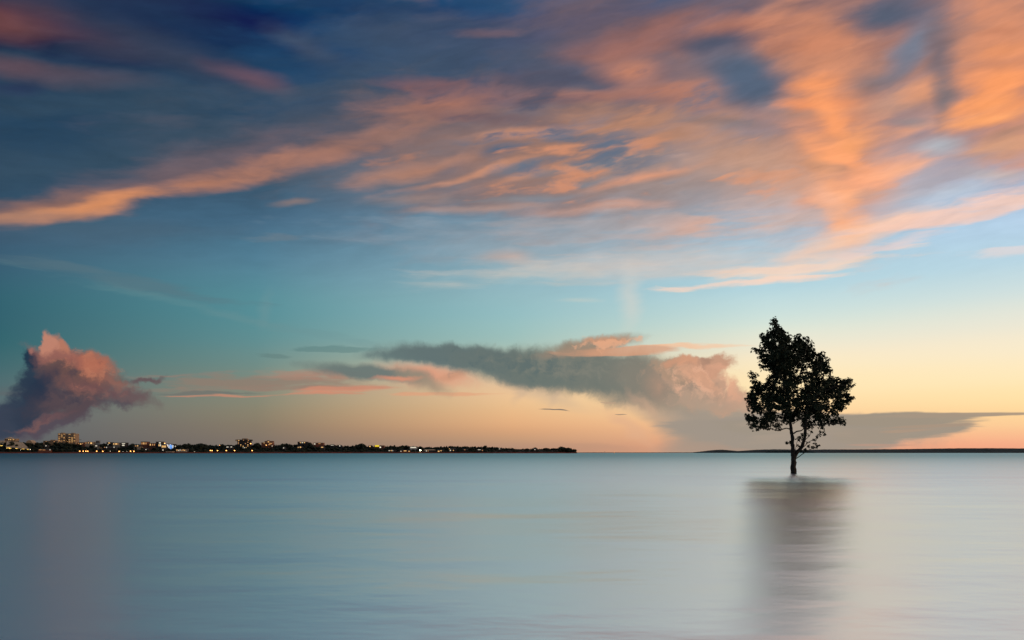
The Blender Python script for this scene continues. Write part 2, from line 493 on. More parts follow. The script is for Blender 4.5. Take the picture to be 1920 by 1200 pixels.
    (690, 698, -5, 150, 18, (106, 119, 116), .95, 'r', 0, .45),
    (790, 712, -22, 75, 22, (150, 138, 120), .85, 'r', 0, .7),
    (745, 709, 0, 60, 7, (228, 150, 118), .75, 'r', 0, .8),
    (850, 705, 14, 46, 12, (196, 146, 118), .7, 'r', 0, .9),
    (1010, 738, -14, 130, 26, (198, 174, 148), .55, 'b', 0, .9),
    (800, 664, 1, 140, 18, (98, 116, 116), .95, 'r', 0, .4),
    (885, 672, -6, 180, 29, (99, 115, 115), .97, 'r', 0, .32),
    (970, 690, -10, 155, 42, (103, 116, 113), .97, 'r', 0, .35),
    (1060, 694, -5, 155, 52, (108, 118, 112), .97, 'r', 0, .35),
    (1160, 704, -9, 155, 62, (116, 121, 113), .97, 'r', 0, .4),
    (1230, 716, -16, 115, 60, (134, 129, 117), .92, 'r', 0, .55),
    (1110, 648, 9, 115, 20, (150, 134, 116), .92, 'r', 0, .45),
    (1140, 640, 4, 66, 13, (206, 152, 120), .85, 'q', 0, .7),
    (1150, 657, 2, 150, 14, (216, 158, 124), .8, 'h', 0, .7),
    (1060, 662, 8, 80, 12, (164, 138, 118), .7, 'r', 0, .8),
    (1270, 648, 0, 130, 6, (248, 196, 156), .7, 'h', 0, .8),
    (1060, 688, -5, 270, 52, (136, 134, 122), .5, 'o', .5, 1.3),
    (980, 684, -6, 260, 44, (88, 106, 108), .55, 'u', .5, 1.3),
    (1140, 644, 4, 110, 18, (240, 178, 140), .6, 'o', .4, 1.1),
    # puffy right end
    (1300, 725, -20, 95, 46, (182, 152, 130), .97, 'p', 0, .3),
    (1345, 735, -40, 62, 40, (192, 156, 132), .97, 'p', 0, .3),
    (1270, 695, -10, 66, 30, (170, 144, 122), .95, 'p', 0, .3),
    (1338, 684, 10, 46, 22, (196, 150, 124), .97, 'q', 0, .3),
    (1328, 676, 20, 22, 12, (170, 134, 114), .8, 'q', 0, .6),
    (1300, 680, 0, 28, 16, (186, 144, 120), .9, 'q', 0, .4),
    (1385, 745, -60, 40, 22, (196, 158, 134), .9, 'q', 0, .4),
    (1310, 715, -20, 120, 64, (236, 182, 150), .65, 'o', .5, 1.15),
    (1300, 728, -20, 120, 64, (150, 132, 118), .55, 'u', .6, 1.3),
    (1260, 680, 20, 30, 12, (206, 152, 122), .8, 'p', 0, .6),
    (1290, 676, -10, 30, 14, (212, 156, 124), .8, 'p', 0, .6),
    (1315, 712, -30, 50, 26, (222, 166, 134), .75, 'p', 0, .9),
    (1370, 722, -50, 40, 18, (228, 172, 140), .8, 'p', 0, .7),
    (1232, 722, -70, 50, 34, (196, 152, 126), .5, 'r', 0, 1),
    (1350, 690, -10, 30, 10, (222, 166, 136), .7, 'p', 0, .8),
    (1320, 755, -6, 110, 26, (178, 154, 134), .8, 'q', 0, .8),
    (1210, 760, -40, 60, 20, (196, 162, 136), .6, 'q', 0, .9),
    (1180, 800, -35, 120, 20, (222, 174, 140), .5, 'n', 0, .9),
    (1280, 770, -2, 70, 5, (146, 140, 128), .6, 'h', 0, .7),
    (1000, 838, 0, 420, 10, (186, 146, 122), .35, 'n', 0, .9),
    # flat bank to the right of the tree
    (1470, 808, 0, 250, 38, (161, 149, 136), .97, 'k', 0, .25),
    (1560, 800, 0, 260, 30, (160, 148, 133), .97, 'k', 0, .25),
    (1700, 786, 1, 170, 15, (160, 147, 130), .97, 'k', 0, .3),
    (1800, 778, 1, 170, 6, (166, 149, 130), .95, 'k', 0, .35),
    (1520, 828, 0, 150, 22, (162, 149, 135), .95, 'k', 0, .35),
    (1620, 818, 3, 90, 16, (162, 148, 132), .9, 'k', 0, .4),
    (1750, 799, 2, 90, 4, (170, 148, 128), .8, 'k', 0, .5),
    (1700, 808, 2, 60, 4, (176, 150, 128), .7, 'k', 0, .6),
    (1640, 834, 0, 70, 3, (190, 150, 130), .6, 'k', 0, .6),
    (1905, 776, 1, 60, 3, (176, 152, 128), .8, 'k', 0, .6),
    (1470, 808, 0, 260, 40, (180, 160, 140), .4, 'h', .4, 1.3),
    # thin dark dashes
    (1037, 766, -1, 42, 1.8, (120, 112, 104), .95, 'n', .1, .5),
    (1160, 773, -2, 18, 1.4, (140, 124, 112), .8, 'n', .1, .5),
    (1135, 755, -4, 22, 1.8, (188, 158, 132), .7, 'h', .1, .5),
    (610, 655, -2, 80, 6, (88, 124, 124), .5, 'h', 0, .5),
    (520, 667, -3, 44, 6, (94, 122, 120), .45, 'h', 0, .6),
]


def eased(st):
    """High cloud has soft edges and deep salmon light; the low cloud is duskier and softer too."""
    x, y, ang, L, W, (r, g, b), al, kind, lo, hi = st
    if kind == 'n' and y < 560:
        lo, hi = lo - 0.15, hi + 0.18
    if kind in 'pqr':
        lo, hi = lo - 0.06, hi + 0.14
    if y < 450 and r - b > 25:
        r, g, b = min(255, r + 5), g - 3, b - 9
    if x < 320 and 620 < y < 815:
        r, g, b = r * 0.93, g * 0.92, b * 0.90
    return x, y, ang, L, W, (r, g, b), al, kind, lo, hi


CLOUDS = [eased(st) for st in CLOUDS]


def reach(st):
    """Azimuth and elevation bounds a cloud patch can touch, with room for its fraying."""
    x, y, ang, L, W, kind = st[0], st[1], st[2], st[3], st[4], st[7]
    a0, e0 = sky_dir(x, y)
    grow = {'b': 1.25, 's': 1.7, 'f': 1.9, 'p': 1.5, 'q': 1.3, 'h': 1.8, 'n': 1.5, 'g': 1.9, 'r': 1.2, 'k': 1.3, 'o': 1.6, 'u': 1.6}[kind]
    c, s = abs(math.cos(math.radians(ang))), abs(math.sin(math.radians(ang)))
    k = math.degrees(1.0 / F) * grow
    ha, he = math.hypot(L * c, W * s) * k + 1.2, math.hypot(L * s, W * c) * k + 0.7
    return a0 - ha, a0 + ha, e0 - he, e0 + he


# thin and thick places in the sheet, down to fine fibres
n_w = m('SUBTRACT', tex(mapped(AErw, loc=(2.9, 5.4, 0), scale=(0.45, 2.3, 1)), 1.0, 5, 0.6), 0.5)
ruffle = m('MULTIPLY_ADD', m('MULTIPLY_ADD', n_w, 0.42, m('MULTIPLY', n_f, 0.5)), remap(EL, 9.0, 17.0, 0.0, 0.55), 1.0)


def sky_cell(a0, a1, e0, e1):
    got = []
    for st in CLOUDS:
        b = reach(st)
        if b[1] > a0 and b[0] < a1 and b[3] > e0 and b[2] < e1:
            got.append(st)
    c = sky
    for i in range(0, len(got), 16):
        c = cloud_layer(got[i:i + 16], c)
    n = node('ShaderNodeBackground')
    plug(n.inputs[0], c)
    plug(n.inputs[1], ruffle)
    return n.outputs[0]


def split(sock, cuts, cells):
    """Choose between neighbouring stretches of one and the same sky."""
    sh = cells[0]
    for cut, c in zip(cuts, cells[1:]):
        n = node('ShaderNodeMixShader')
        plug(n.inputs[0], m('GREATER_THAN', sock, cut))
        NT.links.new(sh, n.inputs[1])
        NT.links.new(c, n.inputs[2])
        sh = n.outputs[0]
    return sh


A_CUTS = (-48.0, -14.0, 1.0, 14.0, 48.0)
A_EDGE = (-180.0,) + A_CUTS + (180.0,)
E_CUTS = (9.2, 19.0)
E_EDGE = (-90.0,) + E_CUTS + (90.0,)
shader = split(AZ, A_CUTS, [
    split(EL, E_CUTS, [sky_cell(A_EDGE[i], A_EDGE[i + 1], E_EDGE[j], E_EDGE[j + 1]) for j in range(3)])
    for i in range(6)])
out = node('ShaderNodeOutputWorld')
NT.links.new(shader, out.inputs[0])
world.cycles.sampling_method = 'MANUAL'
world.cycles.sample_map_resolution = 512

# ================================================================== materials
def material(name, color, rough=0.8, emit=None, strength=0.0, spec=0.2, vary=0.0, scale=1.0):
    mt = bpy.data.materials.new(name)
    mt.use_nodes = True
    nt = mt.node_tree
    p = nt.nodes['Principled BSDF']
    p.inputs['Base Color'].default_value = (*color, 1)
    p.inputs['Roughness'].default_value = rough
    p.inputs['Specular IOR Level'].default_value = spec
    if emit:
        p.inputs['Emission Color'].default_value = (*emit, 1)
        p.inputs['Emission Strength'].default_value = strength
    if vary:
        tc = nt.nodes.new('ShaderNodeTexCoord')
        nz = nt.nodes.new('ShaderNodeTexNoise')
        nz.inputs['Scale'].default_value = scale
        nz.inputs['Detail'].default_value = 4
        mr = nt.nodes.new('ShaderNodeMapRange')
        mr.inputs[1].default_value, mr.inputs[2].default_value = 0.3, 0.7
        mr.inputs[3].default_value, mr.inputs[4].default_value = 1 - vary, 1 + vary
        sc = nt.nodes.new('ShaderNodeVectorMath')
        sc.operation = 'SCALE'
        sc.inputs[0].default_value = color
        nt.links.new(tc.outputs['Object'], nz.inputs['Vector'])
        nt.links.new(nz.outputs[0], mr.inputs[0])
        nt.links.new(mr.outputs[0], sc.inputs[3])
        nt.links.new(sc.outputs[0], p.inputs['Base Color'])
    return mt


MAT = {
    'bark': material('bark', (0.035, 0.028, 0.022), 0.9, vary=0.45, scale=14),
    'leaf': material('leaf', (0.016, 0.024, 0.011), 0.65, vary=0.4, scale=3),
    'far_leaf': material('far_leaf', (0.018, 0.024, 0.014), 0.9, vary=0.4, scale=0.2),
    'far_bark': material('far_bark', (0.03, 0.025, 0.02), 0.9),
    'far_forest': material('far_forest', (0.030, 0.042, 0.040), 0.95, vary=0.3, scale=0.02),
    'earth': material('earth', (0.06, 0.045, 0.035), 0.95, vary=0.3, scale=0.05),
    'cliff': material('cliff', (0.15, 0.034, 0.02), 0.95, vary=0.4, scale=0.12),
    'cream': material('cream_render', (0.42, 0.33, 0.24), 0.8, vary=0.12, scale=0.3),
    'tan': material('tan_render', (0.36, 0.24, 0.15), 0.8, vary=0.15, scale=0.3),
    'brick': material('red_brick', (0.22, 0.085, 0.055), 0.85, vary=0.2, scale=0.4),
    'concrete': material('concrete', (0.16, 0.15, 0.14), 0.85, vary=0.2, scale=0.3),
    'dark_wall': material('dark_wall', (0.045, 0.04, 0.04), 0.85, vary=0.2, scale=0.3),
    'white_wall': material('white_wall', (0.6, 0.6, 0.58), 0.7, vary=0.08, scale=0.3),
    'roof_dark': material('dark_roofing', (0.05, 0.042, 0.04), 0.8, vary=0.2, scale=0.4),
    'roof_tan': material('tan_roofing', (0.50, 0.35, 0.22), 0.7, vary=0.15, scale=0.3),
    'glass': material('dark_glass', (0.03, 0.03, 0.035), 0.15, spec=0.5),
    'steel': material('dark_steel', (0.06, 0.055, 0.055), 0.5, spec=0.5),
    'win_warm': material('warm_lit_window', (0.5, 0.4, 0.3), 0.5, (1.0, 0.56, 0.18), 0.95),
    'win_white': material('white_lit_window', (0.5, 0.5, 0.5), 0.5, (1.0, 0.90, 0.68), 0.7),
    'win_dim': material('dim_lit_window', (0.4, 0.3, 0.2), 0.5, (1.0, 0.46, 0.15), 0.42),
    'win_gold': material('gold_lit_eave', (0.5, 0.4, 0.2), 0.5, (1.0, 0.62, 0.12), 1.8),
    'win_yellow': material('yellow_lit_panel', (0.5, 0.4, 0.1), 0.5, (1.0, 0.72, 0.02), 0.8),
    'lamp_orange': material('sodium_lamp', (0.5, 0.4, 0.3), 0.5, (1.0, 0.40, 0.09), 6.0),
    'lamp_white': material('white_lamp', (0.5, 0.5, 0.5), 0.5, (1.0, 0.86, 0.62), 3.0),
    'lamp_flood': material('flood_lamp', (0.5, 0.5, 0.5), 0.5, (1.0, 0.95, 0.58), 14.0),
    'blue_panel': material('blue_lit_panel', (0.1, 0.2, 0.5), 0.5, (0.12, 0.36, 1.0), 1.2),
    'white_panel': material('pale_lit_panel', (0.4, 0.4, 0.5), 0.5, (0.75, 0.85, 1.0), 0.9),
}


def water_material():
    mt = bpy.data.materials.new('still_sea')
    mt.use_nodes = True
    nt = mt.node_tree
    p = nt.nodes['Principled BSDF']
    N = nt.nodes.new

    def link(a, b):
        nt.links.new(a, b)
    geo = N('ShaderNodeNewGeometry')
    sepn = N('ShaderNodeSeparateXYZ')
    link(geo.outputs['Position'], sepn.inputs[0])
    # silty pale shallows to deeper green sea, with the darker far reflection painted in
    depth = N('ShaderNodeMapRange')  # near-to-far blend by distance from the viewer
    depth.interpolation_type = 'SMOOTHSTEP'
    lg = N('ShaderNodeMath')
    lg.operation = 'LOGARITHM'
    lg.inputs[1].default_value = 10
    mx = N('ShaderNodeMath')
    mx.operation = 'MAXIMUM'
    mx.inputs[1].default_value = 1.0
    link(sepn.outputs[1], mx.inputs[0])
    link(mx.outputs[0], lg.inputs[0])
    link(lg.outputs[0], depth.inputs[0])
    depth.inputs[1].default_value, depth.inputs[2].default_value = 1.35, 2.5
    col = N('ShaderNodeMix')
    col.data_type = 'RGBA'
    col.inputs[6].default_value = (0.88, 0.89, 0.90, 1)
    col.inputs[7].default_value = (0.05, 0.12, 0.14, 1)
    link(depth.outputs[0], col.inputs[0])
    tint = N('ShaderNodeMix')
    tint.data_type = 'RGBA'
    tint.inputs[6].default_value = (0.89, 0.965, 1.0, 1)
    tint.inputs[7].default_value = (0.34, 0.50, 0.55, 1)  # far reflections darkened by colour for the teal band under the horizon
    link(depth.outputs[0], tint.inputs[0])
    # soft ripples of every size
    mp = N('ShaderNodeMapping')
    mp.inputs['Scale'].default_value = (0.55, 1, 1)
    link(geo.outputs['Position'], mp.inputs[0])
    nz = N('ShaderNodeTexNoise')
    nz.inputs['Scale'].default_value = 0.16
    nz.inputs['Detail'].default_value = 7
    nz.inputs['Roughness'].default_value = 0.5
    link(mp.outputs[0], nz.inputs['Vector'])
    bump = N('ShaderNodeBump')
    bump.inputs['Strength'].default_value = 1.0
    bump.inputs['Distance'].default_value = WATER_BUMP
    link(nz.outputs[0], bump.inputs['Height'])
    # the wavelets lean towards the shore the picture is taken from
    lean = N('ShaderNodeVectorMath')
    chop = N('ShaderNodeMapRange')           # calm by the shore, steeper chop farther out
    link(sepn.outputs[1], chop.inputs[0])
    for i, v in enumerate((4.0, 29.0, 0.0, -WATER_LEAN)):
        chop.inputs[i + 1].default_value = v
    cmb = N('ShaderNodeCombineXYZ')
    link(chop.outputs[0], cmb.inputs[1])
    link(cmb.outputs[0], lean.inputs[1])
    link(bump.outputs[0], lean.inputs[0])
    nrm = N('ShaderNodeVectorMath')
    nrm.operation = 'NORMALIZE'
    link(lean.outputs[0], nrm.inputs[0])
    dif = N('ShaderNodeBsdfDiffuse')
    glo = N('ShaderNodeBsdfGlossy')
    glo2 = N('ShaderNodeBsdfGlossy')
    glo.distribution = glo2.distribution = 'BECKMANN'
    along = N('ShaderNodeCombineXYZ')            # wavelets run along the shore
    along.inputs[0].default_value = 1.0
    for g_ in (glo, glo2):
        g_.inputs['Anisotropy'].default_value = -0.38
        link(along.outputs[0], g_.inputs['Tangent'])
    lobes = N('ShaderNodeMixShader')
    lobes.inputs[0].default_value = 0.18
    glo2.inputs['Roughness'].default_value = WATER_ROUGH * 1.45
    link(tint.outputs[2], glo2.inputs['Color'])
    link(nrm.outputs[0], glo2.inputs['Normal'])
    link(glo.outputs[0], lobes.inputs[1])
    link(glo2.outputs[0], lobes.inputs[2])
    mxs = N('ShaderNodeMixShader')
    mxs.inputs[0].default_value = WATER_GLOSS
    glo.inputs['Roughness'].default_value = WATER_ROUGH
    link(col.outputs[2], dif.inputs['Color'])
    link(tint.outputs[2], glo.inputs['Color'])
    link(nrm.outputs[0], glo.inputs['Normal'])
    link(dif.outputs[0], mxs.inputs[1])
    link(lobes.outputs[0], mxs.inputs[2])
    nt.nodes.remove(p)
    link(mxs.outputs[0], nt.nodes['Material Output'].inputs[0])
    return mt


WATER_BUMP = 0.15
WATER_ROUGH = 0.275
WATER_GLOSS = 0.91
WATER_LEAN = 0.08


# ================================================================== mesh helpers
def link_obj(name, mesh, mat, parent=None):
    if mat is not None and not mesh.materials:
        mesh.materials.append(MAT[mat] if isinstance(mat, str) else mat)
    o = bpy.data.objects.new(name, mesh)
    COL.objects.link(o)
    if parent is not None:
        o.parent = parent
    return o


def from_data(name, verts, faces, mat, parent=None, smooth=False):
    me = bpy.data.meshes.new(name)
    me.from_pydata(verts, [], faces)
    if smooth:
        for p in me.polygons:
            p.use_smooth = True
    me.update()
    return link_obj(name, me, mat, parent)


BOX_F = [(0, 3, 2, 1), (4, 5, 6, 7), (0, 1, 5, 4), (1, 2, 6, 5), (2, 3, 7, 6), (3, 0, 4, 7)]


def box_data(x0, x1, y0, y1, z0, z1):
    return [(x0, y0, z0), (x1, y0, z0), (x1, y1, z0), (x0, y1, z0), (x0, y0, z1), (x1, y0, z1), (x1, y1, z1), (x0, y1, z1)], BOX_F


def boxes(name, specs, mat, parent=None):
    V, Fc = [], []
    for s in specs:
        v, f = box_data(*s)
        k = len(V)
        V += v
        Fc += [tuple(i + k for i in q) for q in f]
    return from_data(name, V, Fc, mat, parent)


def tube_data(pts, rads, sides=8, V=None, Fc=None, cap=True):
    V = [] if V is None else V
    Fc = [] if Fc is None else Fc
    k0 = len(V)
    prev = None
    for i, (p, r) in enumerate(zip(pts, rads)):
        a = pts[max(i - 1, 0)]
        b = pts[min(i + 1, len(pts) - 1)]
        t = (Vector(b) - Vector(a)).normalized()
        ref = prev if prev is not None else (Vector((1, 0, 0)) if abs(t.x) < 0.8 else Vector((0, 1, 0)))
        u = (ref - t * ref.dot(t)).normalized()
        w = t.cross(u)
        prev = u
        for s in range(sides):
            an = 2 * math.pi * s / sides
            V.append(tuple(Vector(p) + (u * math.cos(an) + w * math.sin(an)) * r))
    for i in range(len(pts) - 1):
        for s in range(sides):
            s2 = (s + 1) % sides
            a = k0 + i * sides
            Fc.append((a + s, a + s2, a + sides + s2, a + sides + s))
    if cap:
        Fc.append(tuple(k0 + s for s in reversed(range(sides))))
        Fc.append(tuple(k0 + (len(pts) - 1) * sides + s for s in range(sides)))
    return V, Fc


def thing(name, loc, label, cat, group=None):
    o = bpy.data.objects.new(name, None)
    o.location = loc
    o.empty_display_size = 0.5
    COL.objects.link(o)
    return tag(o, label, cat, group)


def tag(o, label, cat, group=None, kind=None):
    o['label'] = label
    o['category'] = cat
    if group:
        o['group'] = group
    if kind:
        o['kind'] = kind
    return o


def at(px, py, Y):
    """The point at depth Y on the line of sight of a photo pixel."""
    return ((px - 960.0) / F * Y, Y, EYE + (HORIZON - py) / F * Y)


# ================================================================== sea
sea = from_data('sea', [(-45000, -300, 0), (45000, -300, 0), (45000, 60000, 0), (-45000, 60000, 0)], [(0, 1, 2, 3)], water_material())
sea['kind'] = 'structure'
sea['label'] = 'smooth pale grey sea blurred to milk with faint ripples'

# ================================================================== the near shore on the left
SHORE_Y = 1500.0
PXM = SHORE_Y / F                     # metres per photo pixel on the shore


def ground_z(t):
    """Height of the town's ground, t metres behind the waterline."""
    return 2.2 + 7.0 * (1 - math.exp(-max(t - 14, 0) / 60.0))


def land_mesh():
    V, Fc = [], []
    xs = [(-60 + i * 12 - 960) * PXM for i in range(97)]
    xs = [x for x in xs if x <= (1081 - 960) * PXM] + [(1081 - 960) * PXM]
    ts = [0.0, 1.5, 8, 14, 25, 45, 80, 130, 220, 340]
    for i, x in enumerate(xs):
        taper = min(1.0, ((1084 - 960) * PXM - x) / 26.0)
        for j, t in enumerate(ts):
            wob = 5.0 * mnoise.noise(Vector((x * 0.02, 0.3, 0)))
            z = -0.6 if j == 0 else ground_z(t) * (0.35 + 0.65 * taper)
            if j == 1:
                z = 1.7 + 0.8 * mnoise.noise(Vector((x * 0.05, 4.2, 0)))
            V.append((x, SHORE_Y + t + wob * (1 if j < 4 else 0.4), z))
    nt_ = len(ts)
    for i in range(len(xs) - 1):
        for j in range(nt_ - 1):
            a = i * nt_ + j
            Fc.append((a, a + nt_, a + nt_ + 1, a + 1))
    for i in (0, len(xs) - 1):            # close the ends down to the sea bed
        k = len(V)
        row = [i * nt_ + j for j in range(nt_)]
        for j in range(nt_):
            V.append((V[row[j]][0], V[row[j]][1], -0.6))
        for j in range(nt_ - 1):
            Fc.append((row[j], row[j + 1], k + j + 1, k + j))
    o = from_data('headland', V, Fc, 'earth')
    o.data.materials.append(MAT['cliff'])
    n = len(xs) - 1
    for i in range(n):
        for j in (0, 1):
            o.data.polygons[i * (nt_ - 1) + j].material_index = 1
    return o


land = land_mesh()
land['kind'] = 'structure'
land['label'] = 'long low headland with a red earth bank along the water'


def far_ridge(name, prof, Y, depth, mat, rough=0.6, step=6):
    """A wooded low shore far off: (photo x, top row) profile, with a ragged tree-top edge and real depth."""
    V, Fc = [], []
    x0, x1 = prof[0][0], prof[-1][0]
    n = max(2, int((x1 - x0) / step * 4))
    rows = (0.0, 0.12, 0.5, 0.9, 1.0)
    hs = (0.0, 0.75, 1.0, 0.8, 0.0)
    for i in range(n + 1):
        px = x0 + (x1 - x0) * i / n
        for (a, ya), (b, yb) in zip(prof, prof[1:]):
            if a <= px <= b:
                py = ya + (yb - ya) * (px - a) / (b - a)
                break
        for t, h in zip(rows, hs):
            y = Y + depth * t
            top = EYE + (HORIZON - py) / F * (Y + depth * 0.5)
            z = max(0.0, top) * h
            if 0 < t < 1:
                z += rough * (Y / 1000.0) * (0.5 + mnoise.noise(Vector((px * 0.55, t * 3, 1.7)))) * (1 if 0 < i < n else 0)
            V.append(((px - 960.0) / F * (Y + depth * 0.5), y, z if h else -0.8))
    k = len(rows)
    for i in range(n):
        for j in range(k - 1):
            a = i * k + j
            Fc.append((a, a + k, a + k + 1, a + 1))
    for i in (0, n):
        Fc.append(tuple(i * k + j for j in range(k)))
    o = from_data(name, V, Fc, mat)
    o['kind'] = 'structure'
    return o


o = far_ridge('wooded_far_shore', [(1478, 845.2), (1500, 844.0), (1540, 843.0), (1600, 843.0), (1650, 842.6), (1700, 842.2), (1760, 841.2),
                                   (1800, 840.8), (1850, 840.6), (1900, 841.0), (1960, 841.2), (2100, 841.8)], 4200, 900, 'far_forest', 0.32)
o['label'] = 'long dark wooded shore on the horizon, thickest at far end'
o = far_ridge('island_ridge', [(1382, 848.0), (1396, 845.0), (1420, 843.4), (1450, 842.6), (1480, 842.8), (1520, 844.4), (1560, 847.6)], 6500, 700, 'far_forest', 0.22)
o['label'] = 'low island ridge just behind the lone tree on the horizon'
o = far_ridge('island_hill', [(1308, 848.4), (1322, 846.4), (1338, 844.0), (1352, 843.2), (1366, 844.2), (1380, 846.2), (1400, 848.2)], 7200, 600, 'far_forest', 0.22)
o['label'] = 'small humped island on the horizon short of the lone tree'
o = far_ridge('low_coast', [(1060, 848.6), (1110, 848.3), (1180, 848.4), (1250, 848.3), (1300, 848.2), (1340, 848.5)], 9000, 500, 'far_forest', 0.1)
o['label'] = 'thin dark line of coast beyond the tip of the headland'

# ================================================================== wood on the headland
PROFILE = [(-50, 829), (0, 829), (30, 828), (48, 829.5), (61, 830), (82, 829), (109, 829), (124, 831), (141, 832.5), (146, 831), (159, 833),
           (185, 834), (192, 831.5), (200, 831), (208, 835), (222, 836), (239, 835), (248, 832.5), (257, 833), (265, 833), (276, 836), (291, 835),
           (310, 837), (327, 834), (336, 834), (348, 832), (358, 832.5), (364, 833), (376, 830.7), (386, 832.5), (392, 835.4), (397, 834),
           (408, 835.4), (418, 833), (437, 834), (443, 833), (473, 834), (482, 829.6), (491, 833), (510, 835), (525, 834), (533, 831), (542, 832.5),
           (552, 833.5), (558, 833), (572, 832), (580, 828.7), (587, 832), (597, 833), (613, 834), (630, 834), (638, 836), (655, 836), (667, 835),
           (672, 832), (678, 831), (683, 835), (692, 837.5), (703, 837), (720, 837), (735, 836), (742, 837.5), (753, 836), (762, 834.7), (770, 838),
           (790, 838.5), (810, 838), (830, 837.5), (845, 836.3), (863, 836.7), (897, 836.9), (913, 837.5), (927, 837.8), (940, 839), (955, 840),
           (965, 840.5), (973, 842.5), (987, 841.2), (1003, 840), (1013, 841.6), (1027, 842.5), (1042, 843), (1047, 840), (1060, 839.5), (1076, 842), (1080, 846)]


def prof_top(px):
    for (a, ya), (b, yb) in zip(PROFILE, PROFILE[1:]):
        if a <= px <= b:
            return ya + (yb - ya) * (px - a) / (b - a)
    return PROFILE[-1][1]


ICO_V, ICO_F = [], []
_bm = bmesh.new()
bmesh.ops.create_icosphere(_bm, subdivisions=1, radius=1.0)
ICO_V = [v.co.copy() for v in _bm.verts]
ICO_F = [tuple(v.index for v in f.verts) for f in _bm.faces]
_bm.free()
_bm = bmesh.new()
bmesh.ops.create_icosphere(_bm, subdivisions=2, radius=1.0)
ICO2_V = [v.co.copy() for v in _bm.verts]
ICO2_F = [tuple(v.index for v in f.verts) for f in _bm.faces]
_bm.free()


def add_clump(V, Fc, c, r, rz, rng, jag=0.35):
    k = len(V)
    for v in ICO_V:
        j = 1 + rng.uniform(-jag, jag)
        V.append((c[0] + v.x * r * j, c[1] + v.y * r * j, c[2] + v.z * rz * j))
    Fc += [tuple(i + k for i in f) for f in ICO_F]


def add_sprays(V, Fc, c, r, rz, n, size, rng):
    """Loose leaf sprays standing off a crown's edge."""
    for _ in range(n):
        a, b = rng.uniform(0, 2 * math.pi), rng.uniform(-0.3, 1.0)
        cb = math.sqrt(max(0, 1 - b * b))
        p = Vector((c[0] + math.cos(a) * cb * r, c[1] + math.sin(a) * cb * r, c[2] + b * rz))
        k = len(V)
        for _j in range(3):
            V.append(tuple(p + Vector((rng.gauss(0, 1), rng.gauss(0, 1), rng.gauss(0, 1))) * size))
        Fc.append((k, k + 1, k + 2))


rng = random.Random(11)
WV, WF = [], []
px = -50.0
while px < 1078:
    top = prof_top(px)
    for row, (t, frac) in enumerate(((rng.uniform(60, 110), 1.0), (rng.uniform(35, 70), rng.uniform(0.62, 0.8)), (rng.uniform(18, 34), rng.uniform(0.34, 0.5)))):
        Y = SHORE_Y + t
        x = (px + rng.uniform(-1.5, 1.5) - 960) / F * Y
        ztop = EYE + (HORIZON - top) / F * Y
        zc = ztop * frac
        r = rng.uniform(2.2, 4.2)
        zc -= r * rng.uniform(0.7, 1.3)
        zc = max(zc, ground_z(t) * 0.6 + 0.5)
        add_clump(WV, WF, (x, Y, zc), r, r * rng.uniform(0.75, 1.0), rng)
        add_clump(WV, WF, (x + rng.uniform(-3, 3), Y + 2, zc - r * 1.1), r * 1.25, r * 1.3, rng)
        if zc - r * 2 > ground_z(t):
            add_clump(WV, WF, (x + rng.uniform(-3, 3), Y + 1, zc - r * 2.6), r * 1.35, r * 1.5, rng)
        add_sprays(WV, WF, (x, Y, zc), r * 1.05, r * 1.0, 14, 0.55, rng)
    px += rng.uniform(1.7, 2.9)
wood = from_data('headland_wood', WV, WF, 'far_leaf')
tag(wood, 'dark mass of trees and scrub covering the whole headland', 'wood', kind='stuff')


# trees that stand out of it one by one
def shore_tree(px, top, wid, label, t=46.0, umbrella=False):
    Y = SHORE_Y + t
    gx, gy, gz = (px - 960) / F * Y, Y, ground_z(t)
    ztop = EYE + (HORIZON - top) / F * Y
    if px > 1045:
        gz = min(gz, 3.5)
    h = max(ztop - gz, 4.0)
    r = wid * 0.5 * PXM
    rg = random.Random(int(px * 13))
    root = thing('shore_tree', (gx, gy, gz - 0.4), label, 'tree', 'trees on the headland skyline')
    tv, tf = tube_data([(0, 0, 0), (0.2, 0, h * 0.35), (-0.15, 0.1, h * 0.75)], [0.42, 0.32, 0.14], 6)
    for k in range(4):
        a = k * 1.7 + rg.random()
        tube_data([(0, 0, h * 0.45), (math.cos(a) * r * 0.6, math.sin(a) * r * 0.6, h * 0.72)], [0.18, 0.07], 5, tv, tf)
    from_data('trunk', tv, tf, 'far_bark', root)
    V, Fc = [], []
    n = 9 if wid < 10 else 15
    for k in range(n):
        a, q = rg.uniform(0, 6.28), math.sqrt(rg.random())
        cr = r * rg.uniform(0.30, 0.46)
        if umbrella:
            z = h - cr * 0.6 - q * q * h * 0.10
            rz = cr * 0.55
        else:
            z = h - cr * 0.9 - (q ** 2) * h * 0.35 - rg.random() * h * 0.15
            rz = cr * 0.85
        c = (math.cos(a) * q * r * 0.72, math.sin(a) * q * r * 0.72, z)
        add_clump(V, Fc, c, cr, rz, rg, 0.3)
        add_sprays(V, Fc, c, cr * 1.15, rz * 1.15, 26, 0.4, rg)
    from_data('crown', V, Fc, 'far_leaf', root)


